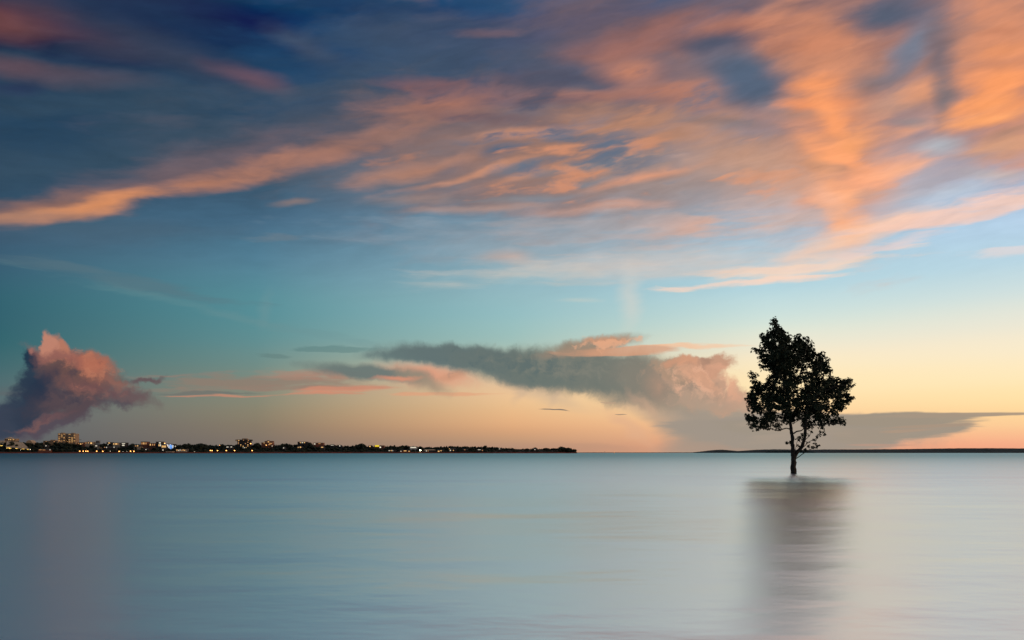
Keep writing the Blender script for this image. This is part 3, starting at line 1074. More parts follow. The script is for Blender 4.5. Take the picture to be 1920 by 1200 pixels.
for _t in (
    (22, 826.0, 12, 'dark tree crown just above the pale sloping roof by the frame edge'),
    (70, 828.3, 11, 'low round tree crown between the domed roof and the long flat roof'),
    (131, 830.6, 9, 'small dark tree at the foot of the two tan towers'),
    (191, 830.2, 10, 'rounded tree crown just past the grey water tank'),
    (199, 830.6, 8, 'tree crown touching the tall narrow dark block beyond the water tank'),
    (248, 831.4, 12, 'rounded tree hump just short of the red brick block'),
    (336, 833.0, 9, 'first tree hump past the blue lit building'),
    (349, 831.2, 11, 'second tree hump past the blue lit building'),
    (362, 832.0, 9, 'lower tree crown just before the tallest one past the blue lit building'),
    (376, 829.8, 13, 'tallest tree crown between the blue lit building and the eight storey block'),
    (418, 832.2, 9, 'tree crown above the row of orange lamps by the dark bay'),
    (482, 829.2, 12, 'rounded tree crown between the eight storey block and the terraced red block'),
    (533, 830.5, 11, 'rounded tree hump past the terraced red block'),
    (543, 831.4, 7, 'small spiky tree short of the flat roofed block with lit windows'),
    (580, 828.0, 13, 'high round tree between the flat roofed block and the block with a mast'),
    (678, 830.2, 15, 'largest round tree hump short of the yellow lit shop'),
    (698, 833.6, 7, 'small tree touching the end of the yellow lit shop'),
    (739, 833.8, 8, 'pointed tree crown past the yellow lit shop'),
    (762, 834.0, 10, 'broad tree crown just before the white lit hall'),
    (775, 835.0, 8, 'ragged open tree standing behind the white lit hall'),
    (789, 835.4, 9, 'ragged open tree right above the dazzling floodlight'),
    (846, 835.4, 9, 'tree bump on the skyline midway along the dark part of the headland'),
    (910, 833.8, 9, 'tallest spiky tree on the thin dark part of the headland'),
    (987, 840.3, 8, 'low tree past the dip in the headland skyline'),
    (1003, 838.0, 10, 'rounded tree before the umbrella shaped ones near the tip'),
):
    shore_tree(*_t)
shore_tree(1024, 839.5, 13, 'flat topped umbrella tree, first of two near the tip of the headland', 30, True)
shore_tree(1038, 840.0, 13, 'flat topped umbrella tree, second of two near the tip of the headland', 30, True)
shore_tree(1053, 836.0, 17, 'tall dense round tree at the tip of the headland', 24)
shore_tree(1066, 838.2, 15, 'dense tree, middle one of three at the tip of the headland', 22)
shore_tree(1077, 840.6, 9, 'last small tree at the very tip of the headland', 18)


# ================================================================== buildings
def building(name, label, x0, x1, top, bottom, t, wall='concrete', roof='roof_dark', style='flat', group='buildings on the headland', depth=12.0):
    """Walls and roof between photo columns x0..x1; returns the thing, its width and height."""
    Y = SHORE_Y + t
    xa, xb = (x0 - 960) / F * Y, (x1 - 960) / F * Y
    ztop, zbot = EYE + (HORIZON - top) / F * Y, min(ground_z(t), EYE + (HORIZON - bottom) / F * Y)
    root = thing(name, ((xa + xb) / 2, Y, zbot), label, 'building', group)
    w, h = (xb - xa) / 2, ztop - zbot
    if style == 'flat':
        boxes('wall', [(-w, w, 0, depth, 0, h - 0.7)], wall, root)
        boxes('roof', [(-w - 0.35, w + 0.35, -0.35, depth + 0.35, h - 0.7, h)], roof, root)
    elif style == 'gable':
        e = h * 0.68
        boxes('wall', [(-w, w, 0, depth, 0, e)], wall, root)
        V = [(-w - .5, -.6, e), (w + .5, -.6, e), (w + .5, depth + .6, e), (-w - .5, depth + .6, e), (-w * .75, depth / 2, h), (w * .75, depth / 2, h)]
        from_data('roof', V, [(0, 1, 5, 4), (1, 2, 5), (2, 3, 4, 5), (3, 0, 4), (3, 2, 1, 0)], roof, root)
    elif style == 'dome':
        e = h * 0.5
        boxes('wall', [(-w, w, 0, depth, 0, e)], wall, root)
        V, Fc = [], []
        n = 8
        for yy in (-.5, depth + .5):
            for i in range(n + 1):
                a = math.pi * i / n
                V.append((-math.cos(a) * (w + .4), yy, e + math.sin(a) * (h - e)))
        for i in range(n):
            Fc.append((i, i + 1, n + 2 + i, n + 1 + i))
        Fc += [tuple(range(n + 1))[::-1], tuple(range(n + 1, 2 * n + 2)), (0, n + 1, 2 * n + 1, n)]
        from_data('roof', V, Fc, roof, root)
    return root, w, h


def win(root, x0, x1, z0, z1, mat, y=0.0):
    """A lit window proud of the wall, with a sill as its sub-part."""
    o = boxes('window', [(x0, x1, y - 0.12, y - 0.005, z0, z1)], mat, root)
    return o


def win_px(root, px0, px1, py0, py1, mat):
    """Window by its photo rectangle on the front of the building root."""
    Y = root.location.y
    a, b = (px0 - 960) / F * Y - root.location.x, (px1 - 960) / F * Y - root.location.x
    z1, z0 = EYE + (HORIZON - py0) / F * Y - root.location.z, EYE + (HORIZON - py1) / F * Y - root.location.z
    return win(root, a, b, z0, z1, mat)


def grid(root, w, h, cols, floors, z0, mats, rg, p=0.5, wx=0.55, wz=0.5, blank='glass'):
    cw, fh = 2 * w / cols, (h - z0) / floors
    for j in range(floors):
        for i in range(cols):
            cx, cz = -w + (i + .5) * cw, z0 + (j + .5) * fh
            mt = rg.choice(mats) if rg.random() < p else blank
            win(root, cx - cw * wx / 2, cx + cw * wx / 2, cz - fh * wz / 2, cz + fh * wz / 2, mt)


rg = random.Random(5)
# the two towers
for (x0, x1, tp, lab) in ((108.6, 122, 812.4, 'tall tan apartment tower with dim balconies, the one nearer the frame edge of two'),
                          (128, 141.4, 812.8, 'tall tan apartment tower beside the crane, second of two')):
    r_, w, h = building('apartment_tower', lab, x0, x1, tp, 836, 120, 'tan', 'cream', 'flat', 'twin apartment towers', 14)
    boxes('stair_shaft', [(-w - 0.7, -w - 0.02, 2, 12, 0, h - 3.2)], 'dark_wall', r_)
    boxes('roof_plant', [(-w * .45, w * .35, 3, 9, h, h + 1.3)], 'tan', r_)
    nf = 9
    fh = (h - 13.0) / nf
    for j in range(nf):
        z = 12.2 + j * fh
        for (a, b) in ((-w * .95, -w * .38), (-w * .2, w * .30), (w * .48, w * .95)):
            bal = boxes('balcony', [(a, b, -1.3, -0.01, z - .15, z + .1), (a, b, -1.3, -1.2, z + .1, z + 1.0)], 'cream', r_)
            mt = rg.choice(['win_dim', 'win_warm', 'glass', 'glass', 'win_dim'])
            win(r_, a + .4, b - .4, z + .3, z + fh * .72, mt)
r_, w, h = building('link_block', 'lower dark block filling the gap between the two tan towers', 122.2, 127.6, 823.5, 836, 126, 'dark_wall', 'dark_wall')
win_px(r_, 124, 125.2, 825, 826.2, 'win_warm')
win_px(r_, 125.6, 126.8, 827, 828.6, 'win_dim')

# crane standing behind the second tower
Y = SHORE_Y + 150
cr = thing('tower_crane', ((142.5 - 960) / F * Y, Y, 9.0), 'thin construction crane with its long jib pointing away from the towers', 'crane')
zj = EYE + (HORIZON - 824.6) / F * Y - 9.0
boxes('mast', [(-.5, .5, -.5, .5, 0, zj + 2.4)], 'steel', cr)
V, Fc = tube_data([(-5, 0, zj), (11.5, 0, zj)], [.28, .2], 4)
tube_data([(-5, 0, zj + .9), (0, 0, zj + 1.3), (11.5, 0, zj + .35)], [.15, .15, .12], 4, V, Fc)
for k in range(9):
    tube_data([(-5 + k * 1.8, 0, zj), (-4.2 + k * 1.8, 0, zj + .9 - .04 * k)], [.1, .1], 4, V, Fc)
from_data('jib', V, Fc, 'steel', cr)
boxes('counterweight', [(-5.4, -3.8, -.6, .6, zj - 1.3, zj - .1)], 'concrete', cr)
V, Fc = tube_data([(8, 0, zj), (8, 0, zj - 3.5)], [.06, .06], 4)
from_data('hoist_rope', V, Fc, 'steel', cr)

# the wide sloping roof by the left edge
Y = SHORE_Y + 34
pv = thing('sloping_roof_hall', ((33 - 960) / F * Y, Y, ground_z(34) - .5), 'hall with a broad pale sloping roof glowing gold along its eave', 'building', 'buildings on the headland')


def rel(px, py, yy, root):
    x, y, z = at(px, py, yy)
    return (x - root.location.x, y - root.location.y, z - root.location.z)


fr = [rel(11, 838.5, Y, pv), rel(56, 842, Y, pv), rel(42.5, 829.4, Y + 26, pv), rel(12.5, 827.2, Y + 26, pv)]
V = [*fr] + [(x, y, z - .5) for x, y, z in fr]
roof = from_data('roof', V, [(0, 1, 2, 3), (7, 6, 5, 4), (0, 4, 5, 1), (1, 5, 6, 2), (2, 6, 7, 3), (3, 7, 4, 0)], 'roof_tan', pv)
for k in range(1, 7):                    # standing ribs on the roof
    q = k / 7.0
    a = Vector(fr[0]).lerp(Vector(fr[1]), q) + Vector((0, 0, .12))
    b = Vector(fr[3]).lerp(Vector(fr[2]), q) + Vector((0, 0, .12))
    V, Fc = tube_data([a, b], [.16, .16], 5)
    from_data('roof_rib', V, Fc, 'cream', roof)
x0_, x1_ = fr[0][0], fr[1][0]
boxes('wall', [(x0_ + 1, x1_ - 6, 3, 24, -1, fr[0][2] - 2.2)], 'cream', pv)
zz = fr[0][2]
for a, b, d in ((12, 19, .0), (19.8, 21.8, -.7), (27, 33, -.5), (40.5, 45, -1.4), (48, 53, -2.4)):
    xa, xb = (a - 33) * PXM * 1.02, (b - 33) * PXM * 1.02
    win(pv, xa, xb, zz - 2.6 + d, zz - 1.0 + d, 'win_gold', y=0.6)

r_, w, h = building('hat_roof_block', 'tan block with a peaked hat roof above the pale sloping roof', 8.5, 29, 822.5, 832, 80, 'tan', 'roof_tan')
V = [(-w * .9, 0, h), (w * .35, 0, h), (w * .35, 11, h), (-w * .9, 11, h), (-w * .3, 5, h + 3.6)]
from_data('peaked_roof', V, [(0, 1, 4), (1, 2, 4), (2, 3, 4), (3, 0, 4)], 'roof_tan', r_)
for k in range(6):
    win(r_, -w * .9 + k * w * .3, -w * .9 + k * w * .3 + w * .16, h - 2.6, h - 1.2, rg.choice(['win_dim', 'glass', 'win_warm']))
r_, w, h = building('gold_roof_house', 'low house with a gold lit roof cut by the frame edge', -8, 6.5, 826, 838, 60, 'cream', 'roof_tan', 'gable')
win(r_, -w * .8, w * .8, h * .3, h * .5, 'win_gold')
win(r_, -w * .8, -w * .4, h * .08, h * .2, 'win_white')
r_, w, h = building('domed_hall', 'small hall with a rounded tan roof among dark trees', 48, 61.5, 825.2, 832, 75, 'tan', 'roof_tan', 'dome')
win(r_, -w * .2, w * .1, 0.6, h * .4, 'win_dim')
win(r_, w * .5, w * .75, 0.6, h * .4, 'win_dim')
win_px(r_, 58, 59.8, 829.4, 831.2, 'lamp_white')
r_, w, h = building('long_flat_block', 'long low tan block with a stepped flat roof before the towers', 81, 108.5, 826.4, 832, 85, 'tan', 'roof_tan')
boxes('upper_storey', [(-w * .1, w * .6, 1.5, 9, h, h + 1.9)], 'tan', r_)
for k in range(7):
    win(r_, -w * .92 + k * w * .27, -w * .92 + k * w * .27 + w * .15, h - 2.5, h - 1.1, rg.choice(['win_dim', 'glass', 'glass', 'win_dim']))
# town beyond the towers
r_, w, h = building('brown_house', 'brown flat topped house just past the crane', 145, 158.5, 829.2, 838, 66, 'brick', 'roof_tan')
for a, b, c, d, mt in ((146.5, 148, 830.6, 832, 'win_dim'), (150, 152.4, 831.6, 833.4, 'win_warm'), (154, 155.8, 831, 832.4, 'win_dim')):
    win_px(r_, a, b, c, d, mt)
r_, w, h = building('peaked_house', 'cream house with a small peaked tower and lit windows', 159, 174.5, 828.6, 838, 68, 'cream', 'roof_tan')
V = [(-w * .75, 1, h), (w * .05, 1, h), (w * .05, 8, h), (-w * .75, 8, h), (-w * .35, 4.5, h + 2.6)]
from_data('tower_roof', V, [(0, 1, 4), (1, 2, 4), (2, 3, 4), (3, 0, 4)], 'cream', r_)
for a, b, c, d, mt in ((160.5, 162, 829.6, 831.6, 'win_dim'), (165, 166.6, 829.8, 831, 'win_warm'), (169.4, 172.6, 829.6, 832.2, 'win_warm')):
    win_px(r_, a, b, c, d, mt)
Y = SHORE_Y + 70
tk = thing('water_tank', ((182.3 - 960) / F * Y, Y, ground_z(70)), 'grey square water tank on a stand above the trees', 'tank')
zt = EYE + (HORIZON - 826.2) / F * Y - ground_z(70)
boxes('tank', [(-3.0, 3.0, 0, 6, zt - 5.6, zt)], 'concrete', tk)
for sx in (-2.4, 1.8):
    for sy in (0.6, 4.8):
        boxes('leg', [(sx, sx + .6, sy, sy + .6, 0, zt - 5.6)], 'concrete', tk)
r_, w, h = building('lit_cottage', 'cottage with one bright white window under the water tank', 176.5, 186, 833, 842, 40, 'cream', 'roof_dark', 'gable')
win_px(r_, 178.6, 182.2, 835.2, 837, 'win_white')
r_, w, h = building('narrow_block', 'tall narrow dark block with one warm top window past the water tank', 200, 207.4, 829, 840, 62, 'dark_wall', 'roof_dark')
win_px(r_, 203, 206.4, 829.9, 831.3, 'win_warm')
win_px(r_, 202, 203.2, 833, 834.4, 'win_white')
r_, w, h = building('cream_flats', 'cream block of flats with three lit windows on its top floor', 211.5, 223.5, 830, 841, 58, 'cream', 'roof_dark')
for a, b, mt in ((212.6, 214.2, 'win_warm'), (216, 219.4, 'win_warm'), (220.4, 221.8, 'win_dim')):
    win_px(r_, a, b, 831.2, 833.6, mt)
win_px(r_, 213.4, 214.8, 836.6, 838, 'win_white')
r_, w, h = building('banded_block', 'dark block with two white lit bands of windows', 227.5, 235.5, 829.8, 841, 58, 'dark_wall', 'roof_dark')
win_px(r_, 228.6, 234.6, 831, 832.2, 'win_white')
win_px(r_, 229, 233.4, 833.8, 836, 'win_white')
r_, w, h = building('shore_bungalow', 'bungalow with two faint lit windows below the rounded tree hump', 251, 262.6, 834, 843, 38, 'cream', 'roof_dark', 'gable')
win_px(r_, 253, 255.6, 835.4, 836.8, 'win_dim')
win_px(r_, 257, 259.2, 835.2, 836.6, 'win_warm')
r_, w, h = building('brick_block', 'red brick flat block, tallest before the blue lit building', 264, 276, 828, 840, 56, 'brick', 'roof_dark')
for a, b, mt in ((265.4, 267.4, 'win_dim'), (269, 270.6, 'win_warm'), (272.6, 274.8, 'win_dim')):
    win_px(r_, a, b, 829.6, 833.2, mt)
r_, w, h = building('low_brick_block', 'lower red brick block with dim windows between two taller blocks', 280, 291.4, 830.8, 842, 54, 'brick', 'roof_dark')
for a, b, mt in ((281, 282.8, 'win_warm'), (285, 287, 'win_dim'), (288.6, 290.4, 'win_dim')):
    win_px(r_, a, b, 832.2, 835.4, mt)
r_, w, h = building('tall_dark_block', 'tall dark block with white windows next to the blue lit building', 292.4, 303, 828, 842, 56, 'dark_wall', 'roof_dark')
for a, b, c, d, mt in ((298, 301.6, 829.4, 831.4, 'win_white'), (297.4, 299.2, 833, 836.6, 'win_warm'), (300, 301.8, 833, 836.6, 'win_white')):
    win_px(r_, a, b, c, d, mt)
r_, w, h = building('warm_arcade', 'low warm lit arcade leaning against the blue lit building', 302.6, 312, 834, 843, 44, 'cream', 'roof_tan')
for k in range(4):
    win_px(r_, 303.4 + k * 2.1, 304.8 + k * 2.1, 835.4, 839, 'win_warm')

# blue lit building
Y = SHORE_Y + 40
bl = thing('blue_lit_building', ((319 - 960) / F * Y, Y, ground_z(40)), 'slanted building striped with blue and white light', 'building', 'buildings on the headland')
c4 = [rel(316.5, 842.6, Y, bl), rel(325.5, 842.6, Y, bl), rel(326.5, 832.6, Y, bl), rel(311.5, 831.8, Y, bl)]
bk = [(x, y + 12, z) for x, y, z in c4]
from_data('wall', c4 + bk, [(0, 1, 2, 3), (7, 6, 5, 4), (0, 4, 5, 1), (1, 5, 6, 2), (2, 6, 7, 3), (3, 7, 4, 0)], 'dark_wall', bl)


def slant(u, v, y):
    a = Vector(c4[0]).lerp(Vector(c4[1]), u)
    b = Vector(c4[3]).lerp(Vector(c4[2]), u)
    p = a.lerp(b, v)
    return (p.x, p.y + y, p.z)


for (u0, u1, v0, v1, mt) in ((.08, .18, .25, .9, 'white_panel'), (.26, .34, .12, .85, 'white_panel'), (.40, .66, .30, .80, 'blue_panel'), (.40, .60, .08, .24, 'blue_panel'),
                             (.44, .62, .84, .92, 'white_panel'), (.72, .80, .2, .85, 'white_panel'), (.86, .93, .3, .8, 'white_panel'), (.02, .06, .5, .85, 'win_warm')):
    q = [slant(u0, v0, -.05), slant(u1, v0, -.05), slant(u1, v1, -.05), slant(u0, v1, -.05)]
    q2 = [(x, y - .25, z) for x, y, z in q]
    from_data('light_panel', q2 + q, [(0, 1, 2, 3), (0, 4, 5, 1), (1, 5, 6, 2), (2, 6, 7, 3), (3, 7, 4, 0)], mt, bl)
r_, w, h = building('beach_pavilion', 'low beach pavilion with a row of warm lights past the blue lit building', 330, 349, 841.6, 847, 16, 'cream', 'roof_dark')
for k in range(6):
    win_px(r_, 331 + k * 2.9, 332.6 + k * 2.9, 843 + (k % 2) * .6, 844.6 + (k % 2) * .6, rg.choice(['win_warm', 'win_white', 'win_dim']))
r_, w, h = building('jetty_shed', 'tiny pale shed on the bank under the blue lit building', 311, 323, 846.4, 849, 6, 'white_wall', 'roof_tan')

# eight storey block
r_, w, h = building('eight_storey_block', 'dark eight storey block with overhanging top floors and scattered lit windows', 445, 468, 827, 842, 60, 'dark_wall', 'roof_dark')
boxes('overhang', [(-w - 3.2, w + 2.4, -.8, 11, h, h + 3.0)], 'dark_wall', r_)
boxes('penthouse', [(-w * .25, w * .55, 1, 9, h + 3.0, h + 5.2)], 'tan', r_)
for (a, b, c, d, mt) in ((443.6, 445, 825, 826, 'win_dim'), (447, 449, 825.2, 826.4, 'win_warm'), (456, 457.6, 824.8, 826, 'win_dim'), (465, 467, 825.2, 826.4, 'win_dim')):
    win_px(r_, a, b, c, d, mt).location.y = -.8
for j in range(5):
    for i in range(5):
        if rg.random() < .62:
            a = 446.4 + i * 4.4
            win_px(r_, a, a + 1.5, 828.4 + j * 2.5, 830 + j * 2.5, rg.choice(['win_dim', 'win_dim', 'win_warm', 'glass']))
for k in range(5):
    win_px(r_, 451 + k * 3.2, 452.8 + k * 3.2, 838.6, 840.2, rg.choice(['win_white', 'win_warm']))
r_, w, h = building('terraced_block', 'stepped red brown block with lit terraces on the skyline', 490, 511, 829.4, 840, 62, 'brick', 'roof_tan')
boxes('upper_storey', [(-w * .45, w, 1, 10, h, h + 2.6)], 'brick', r_)
boxes('roof_house', [(-w * .05, w * .35, 2, 7, h + 2.6, h + 4.0)], 'tan', r_)
for a, b, c, d, mt in ((494.5, 496, 829.9, 831, 'win_warm'), (502, 504.6, 827.8, 829.2, 'win_warm'), (505, 510, 830.6, 832.6, 'win_dim'), (498, 500, 833.4, 835.4, 'win_warm'), (503, 507, 833, 834.4, 'win_dim')):
    win_px(r_, a, b, c, d, mt)
r_, w, h = building('flat_roofed_block', 'dark flat roofed block with three lit top windows among trees', 558, 575.5, 828.2, 840, 60, 'dark_wall', 'roof_dark')
for a, b, mt in ((562.4, 564, 'win_warm'), (565.6, 568.4, 'win_white'), (570, 572, 'win_warm')):
    win_px(r_, a, b, 829.2, 830.6, mt)
r_, w, h = building('mast_block', 'brown block with a thin roof mast just past the high round tree', 588, 606, 830, 840, 60, 'brick', 'roof_tan')
V, Fc = tube_data([(w * -.2, 4, h), (w * -.2, 4, h + 3.4)], [.18, .1], 5)
from_data('mast', V, Fc, 'steel', r_)
win_px(r_, 589, 591.4, 831.4, 833.4, 'win_white')
win_px(r_, 597, 601, 831.2, 832.4, 'win_dim')
for (x0, x1, tp, bt, t, lab, ws) in (
    (528.6, 535, 838, 844, 30, 'dark cottage with a single white window past the terraced red block', [(531, 532.8, 839.2, 840.8, 'win_white')]),
    (556, 567, 836.6, 844, 32, 'cottage with a cluster of warm windows under the flat roofed block', [(558.4, 560, 838.2, 839.8, 'win_warm'), (562, 564.6, 837.6, 839.8, 'win_warm')]),
    (600, 608, 837, 843, 30, 'cottage with one long warm window under the block with a mast', [(602, 606, 838, 839.2, 'win_warm')]),
    (619, 627, 833, 840, 60, 'house with two white top windows past the block with a mast', [(620.6, 622, 834.2, 835.4, 'win_white'), (623.4, 625, 834.2, 835.4, 'win_white')]),
    (634, 640, 834, 841, 58, 'house with one tall white window at the dip in the trees', [(636.2, 638, 835, 837, 'win_white')]),
    (690, 696, 835, 842, 52, 'house with one glowing orange window next to the yellow lit shop', [(692.4, 694.8, 836, 838.2, 'win_warm')]),
    (423, 436, 836.4, 843, 36, 'long cottage with two pale windows above the row of orange lamps', [(424.6, 428.4, 837.6, 838.8, 'win_white'), (432.4, 435, 837.4, 838.8, 'win_white')]),
    (727, 742, 843, 848, 14, 'low shelter with three bright windows short of the floodlight', [(728.8, 731, 844.2, 845.6, 'win_white'), (732.6, 734.6, 844.2, 845.6, 'win_warm'), (735.6, 737, 844.2, 845.6, 'win_white')]),
    (750, 769, 843.2, 848, 14, 'long red brown kiosk with three lights just before the floodlight', [(751, 752.6, 845.4, 846.8, 'win_white'), (757, 762, 844.6, 846, 'win_warm'), (766, 768, 845.4, 846.8, 'win_warm')]),
    (794, 816, 842.6, 847.4, 16, 'long tan roofed boat shelter just past the floodlight', [(798.6, 800.4, 844.6, 846.2, 'win_white'), (802, 803.6, 844.8, 846.2, 'win_dim')]),
    (819, 831, 843.2, 848, 14, 'low kiosk with an orange glow past the boat shelter', [(821, 824, 845.2, 847, 'win_warm'), (825.6, 828.4, 844.4, 845.6, 'win_warm')]),
    (841, 855, 840, 847, 18, 'cottage with a slanting row of white lights in the dark wood', [(842, 843.4, 841, 842.4, 'win_warm'), (843.6, 845.4, 843.4, 845.4, 'win_white'), (849.4, 851, 843.8, 845, 'win_warm')]),
    (867, 877, 841.6, 847, 18, 'dim cottage with one pale window halfway along the dark wood', [(870, 872.6, 842.8, 843.8, 'win_dim')]),
    (893, 907, 842, 847, 18, 'cottage with a pale band of window and an orange glow in the dark wood', [(896, 901, 842.8, 843.8, 'win_white'), (903.6, 905.4, 843.6, 845.4, 'win_dim')]),
    (934, 941, 840, 847, 20, 'last cottage with a white light along the dark wood', [(935.6, 937.2, 841, 842.4, 'win_white')]),
    (1000, 1006, 841, 847, 20, 'hut with one white light before the umbrella trees', [(1002, 1003.8, 842.2, 843.6, 'win_white')]),
    (71, 95, 841.4, 847, 14, 'long red brown pavilion with faint orange lights under the trees before the towers', [(73, 78, 842.6, 844, 'win_dim'), (79.6, 85, 843, 844.2, 'win_dim'), (93, 94.6, 842.6, 844.2, 'win_white')]),
    (72, 79, 834, 842, 40, 'hidden house with one faint window past the pale sloping roof', [(75, 76.4, 835.4, 836.6, 'win_dim')]),
    (82, 89, 833.6, 842, 40, 'hidden house with one cream window in the wood before the towers', [(84.6, 87, 835, 836.6, 'win_white')]),
    (194, 217, 837, 844, 30, 'dark long house with scattered faint windows below the narrow block', [(195.4, 197, 834.6 + 3.4, 839.4, 'win_dim'), (199, 200.6, 838.2, 839.6, 'win_white'), (213, 214.6, 838, 839.4, 'win_white')]),
    (269, 277, 840, 846, 22, 'cottage with one slanting white light below the red brick block', [(272.6, 274.6, 842, 843.4, 'win_white')]),
    (302, 309, 840, 847, 20, 'cottage with a tall pale light beside the blue lit building', [(304.8, 306.4, 842, 845, 'win_white')]),
):
    r_, w, h = building('cottage' if 'cottage' in lab else 'small_house', lab, x0, x1, tp, bt, t, 'brick' if 'red brown' in lab else 'dark_wall', 'roof_tan' if 'tan roofed' in lab else 'roof_dark', 'gable', 'small houses in the wood', 7)
    for q in ws:
        win_px(r_, *q)
# yellow shop and white hall
r_, w, h = building('yellow_lit_shop', 'shop front glowing yellow beside a brown roof on the skyline', 702, 720, 835, 841, 56, 'brick', 'roof_tan')
win_px(r_, 703, 711, 834.6, 837.6, 'win_yellow').location.y = -.4
win_px(r_, 711.6, 714.4, 837.4, 839.8, 'win_white')
r_, w, h = building('white_lit_hall', 'white lit hall with a flat roof above the floodlight', 768.6, 781, 837, 844, 40, 'white_wall', 'roof_dark')
win_px(r_, 769.6, 780, 838, 839.9, 'win_white')


# ================================================================== lamps along the water
def lamp(px, py, label, mat='lamp_orange', t=11.0, rad=.95, name='street_lamp'):
    Y = SHORE_Y + t
    x, y, z = at(px, py, Y)
    gz = 1.5 if t < 14 else ground_z(t) - .3
    root = thing(name, (x, y, gz), label, 'lamp', 'lamps along the headland')
    h = max(z - gz, 2.0)
    V, Fc = tube_data([(0, .9, 0), (0, .9, h * .96), (0, .5, h + .3), (0, 0, h + .35)], [.12, .09, .07, .06], 6)
    from_data('post', V, Fc, 'steel', root)
    V = [(v.x * rad, v.y * rad, h + v.z * rad * .8) for v in ICO2_V]
    from_data('lamp_head', V, ICO2_F, mat, root, True)


for _l in (
    (149.5, 846, 'orange street lamp, first of the bright row below the towers'),
    (156, 846, 'orange street lamp, second of the bright row below the towers'),
    (161, 846, 'orange street lamp, third of the bright row below the towers'),
    (164.5, 846, 'orange street lamp, fourth of the bright row below the towers'),
    (181.3, 846, 'orange street lamp on the shore below the water tank'),
    (192.7, 846.2, 'orange street lamp below the tree just past the water tank'),
    (223.4, 846.3, 'orange street lamp below the cream block of flats'),
    (244.8, 846, 'orange street lamp, first of a close pair short of the red brick block'),
    (251, 846.2, 'orange street lamp, second of a close pair short of the red brick block'),
    (394.5, 844.6, 'orange street lamp, first of a close pair at the start of the far lamp row'),
    (397.6, 844.8, 'orange street lamp, second of a close pair at the start of the far lamp row'),
    (407.8, 844.8, 'orange street lamp, third in the far lamp row before the eight storey block'),
    (424.3, 844.8, 'orange street lamp under the long cottage with two pale windows'),
    (439.8, 844.8, 'orange street lamp just short of the eight storey block'),
    (472.8, 844.8, 'orange street lamp just past the foot of the eight storey block'),
):
    lamp(*_l)
for _l in (
    (206.6, 846, 'small white lamp between two orange ones below the narrow block', 'lamp_white', 11, .4),
    (230.5, 846.3, 'small white lamp below the block with two white bands', 'lamp_white', 11, .35),
    (238, 846.2, 'faint white lamp before the close pair of orange lamps', 'lamp_white', 11, .35),
    (56.8, 842.8, 'white lamp at the low corner of the pale sloping roof', 'lamp_white', 14, .6),
    (38.8, 843.8, 'small white lamp in front of the pale sloping roof', 'lamp_white', 14, .38),
    (365, 846.4, 'tiny lone white lamp on the dark bank past the beach pavilion', 'lamp_white', 11, .3),
    (308.8, 831.4, 'orange lamp glowing over the roof of the blue lit building', 'lamp_orange', 48, .9),
    (328.6, 836.6, 'white lamp beside the blue lit building', 'lamp_white', 38, .55),
    (412, 834.8, 'orange lamp on the skyline between tree crowns short of the eight storey block', 'lamp_orange', 48, .5),
    (470, 831.8, 'orange lamp hung beside the top of the eight storey block', 'lamp_orange', 58, 1.0),
    (499.6, 835, 'orange lamp at the foot of the terraced red block', 'lamp_orange', 56, .5),
    (510.4, 836.2, 'white lamp at the corner of the terraced red block', 'lamp_white', 56, .5),
    (713, 838.6, 'white lamp under the yellow lit shop', 'lamp_white', 50, .55),
):
    lamp(*_l)
lamp(788, 844.2, 'dazzling white floodlight on the bank, brightest light of the headland', 'lamp_flood', 8, 1.5, 'floodlight')

# sea marks far out
Y = 3200.0
bx = thing('channel_marker', ((1134 - 960) / F * Y, Y, 0), 'tiny dark post of a channel marker on the open horizon', 'marker')
V, Fc = tube_data([(0, 0, -.5), (0, 0, 5.5)], [.5, .3], 6)
from_data('post', V, Fc, 'steel', bx)
boxes('top_mark', [(-.9, .9, -.9, .9, 5.5, 7.0)], 'steel', bx)
bx = thing('light_buoy', ((1152 - 960) / F * Y, Y, 0), 'small buoy with an orange light on the open horizon', 'buoy')
V, Fc = tube_data([(0, 0, -.5), (0, 0, .8), (0, 0, 1.4), (0, 0, 3.0)], [1.2, 1.2, .4, .25], 8)
from_data('float', V, Fc, 'steel', bx)
from_data('lamp_head', [(v.x * .5, v.y * .5, 3.3 + v.z * .5) for v in ICO2_V], ICO2_F, 'lamp_orange', bx, True)

# ================================================================== the lone tree in the water
TREE_Y = EYE * F / (887.5 - HORIZON)
TM = TREE_Y / F                        # metres per photo pixel at the tree
CROWN = [(1454, 594), (1458, 601), (1461, 611), (1470, 618), (1477, 627), (1487, 628), (1500, 626), (1507, 633), (1516, 632), (1523, 639), (1527, 651),
         (1528, 660), (1537, 662), (1542, 656), (1549, 663), (1560, 672), (1553, 679), (1559, 688), (1565, 698), (1559, 707), (1568, 706), (1578, 711),
         (1591, 706), (1600, 717), (1607, 728), (1601, 734), (1599, 753), (1583, 767), (1576, 774), (1577, 780), (1584, 788), (1588, 795), (1576, 798),
         (1562, 797), (1553, 796), (1548, 803), (1540, 805), (1530, 801), (1516, 806), (1500, 800), (1492, 793), (1480, 791), (1474, 802), (1457, 808),
         (1443, 805), (1427, 805), (1415, 808), (1402, 800), (1397, 789), (1395, 781), (1401, 772), (1397, 753), (1400, 740), (1408, 728), (1413, 721),
         (1403, 708), (1404, 696), (1415, 696), (1421, 705), (1424, 714), (1432, 716), (1433, 698), (1423, 688), (1421, 673), (1416, 667), (1407, 652),
         (1423, 650), (1427, 643), (1426, 628), (1435, 623), (1442, 613), (1440, 604), (1447, 596)]


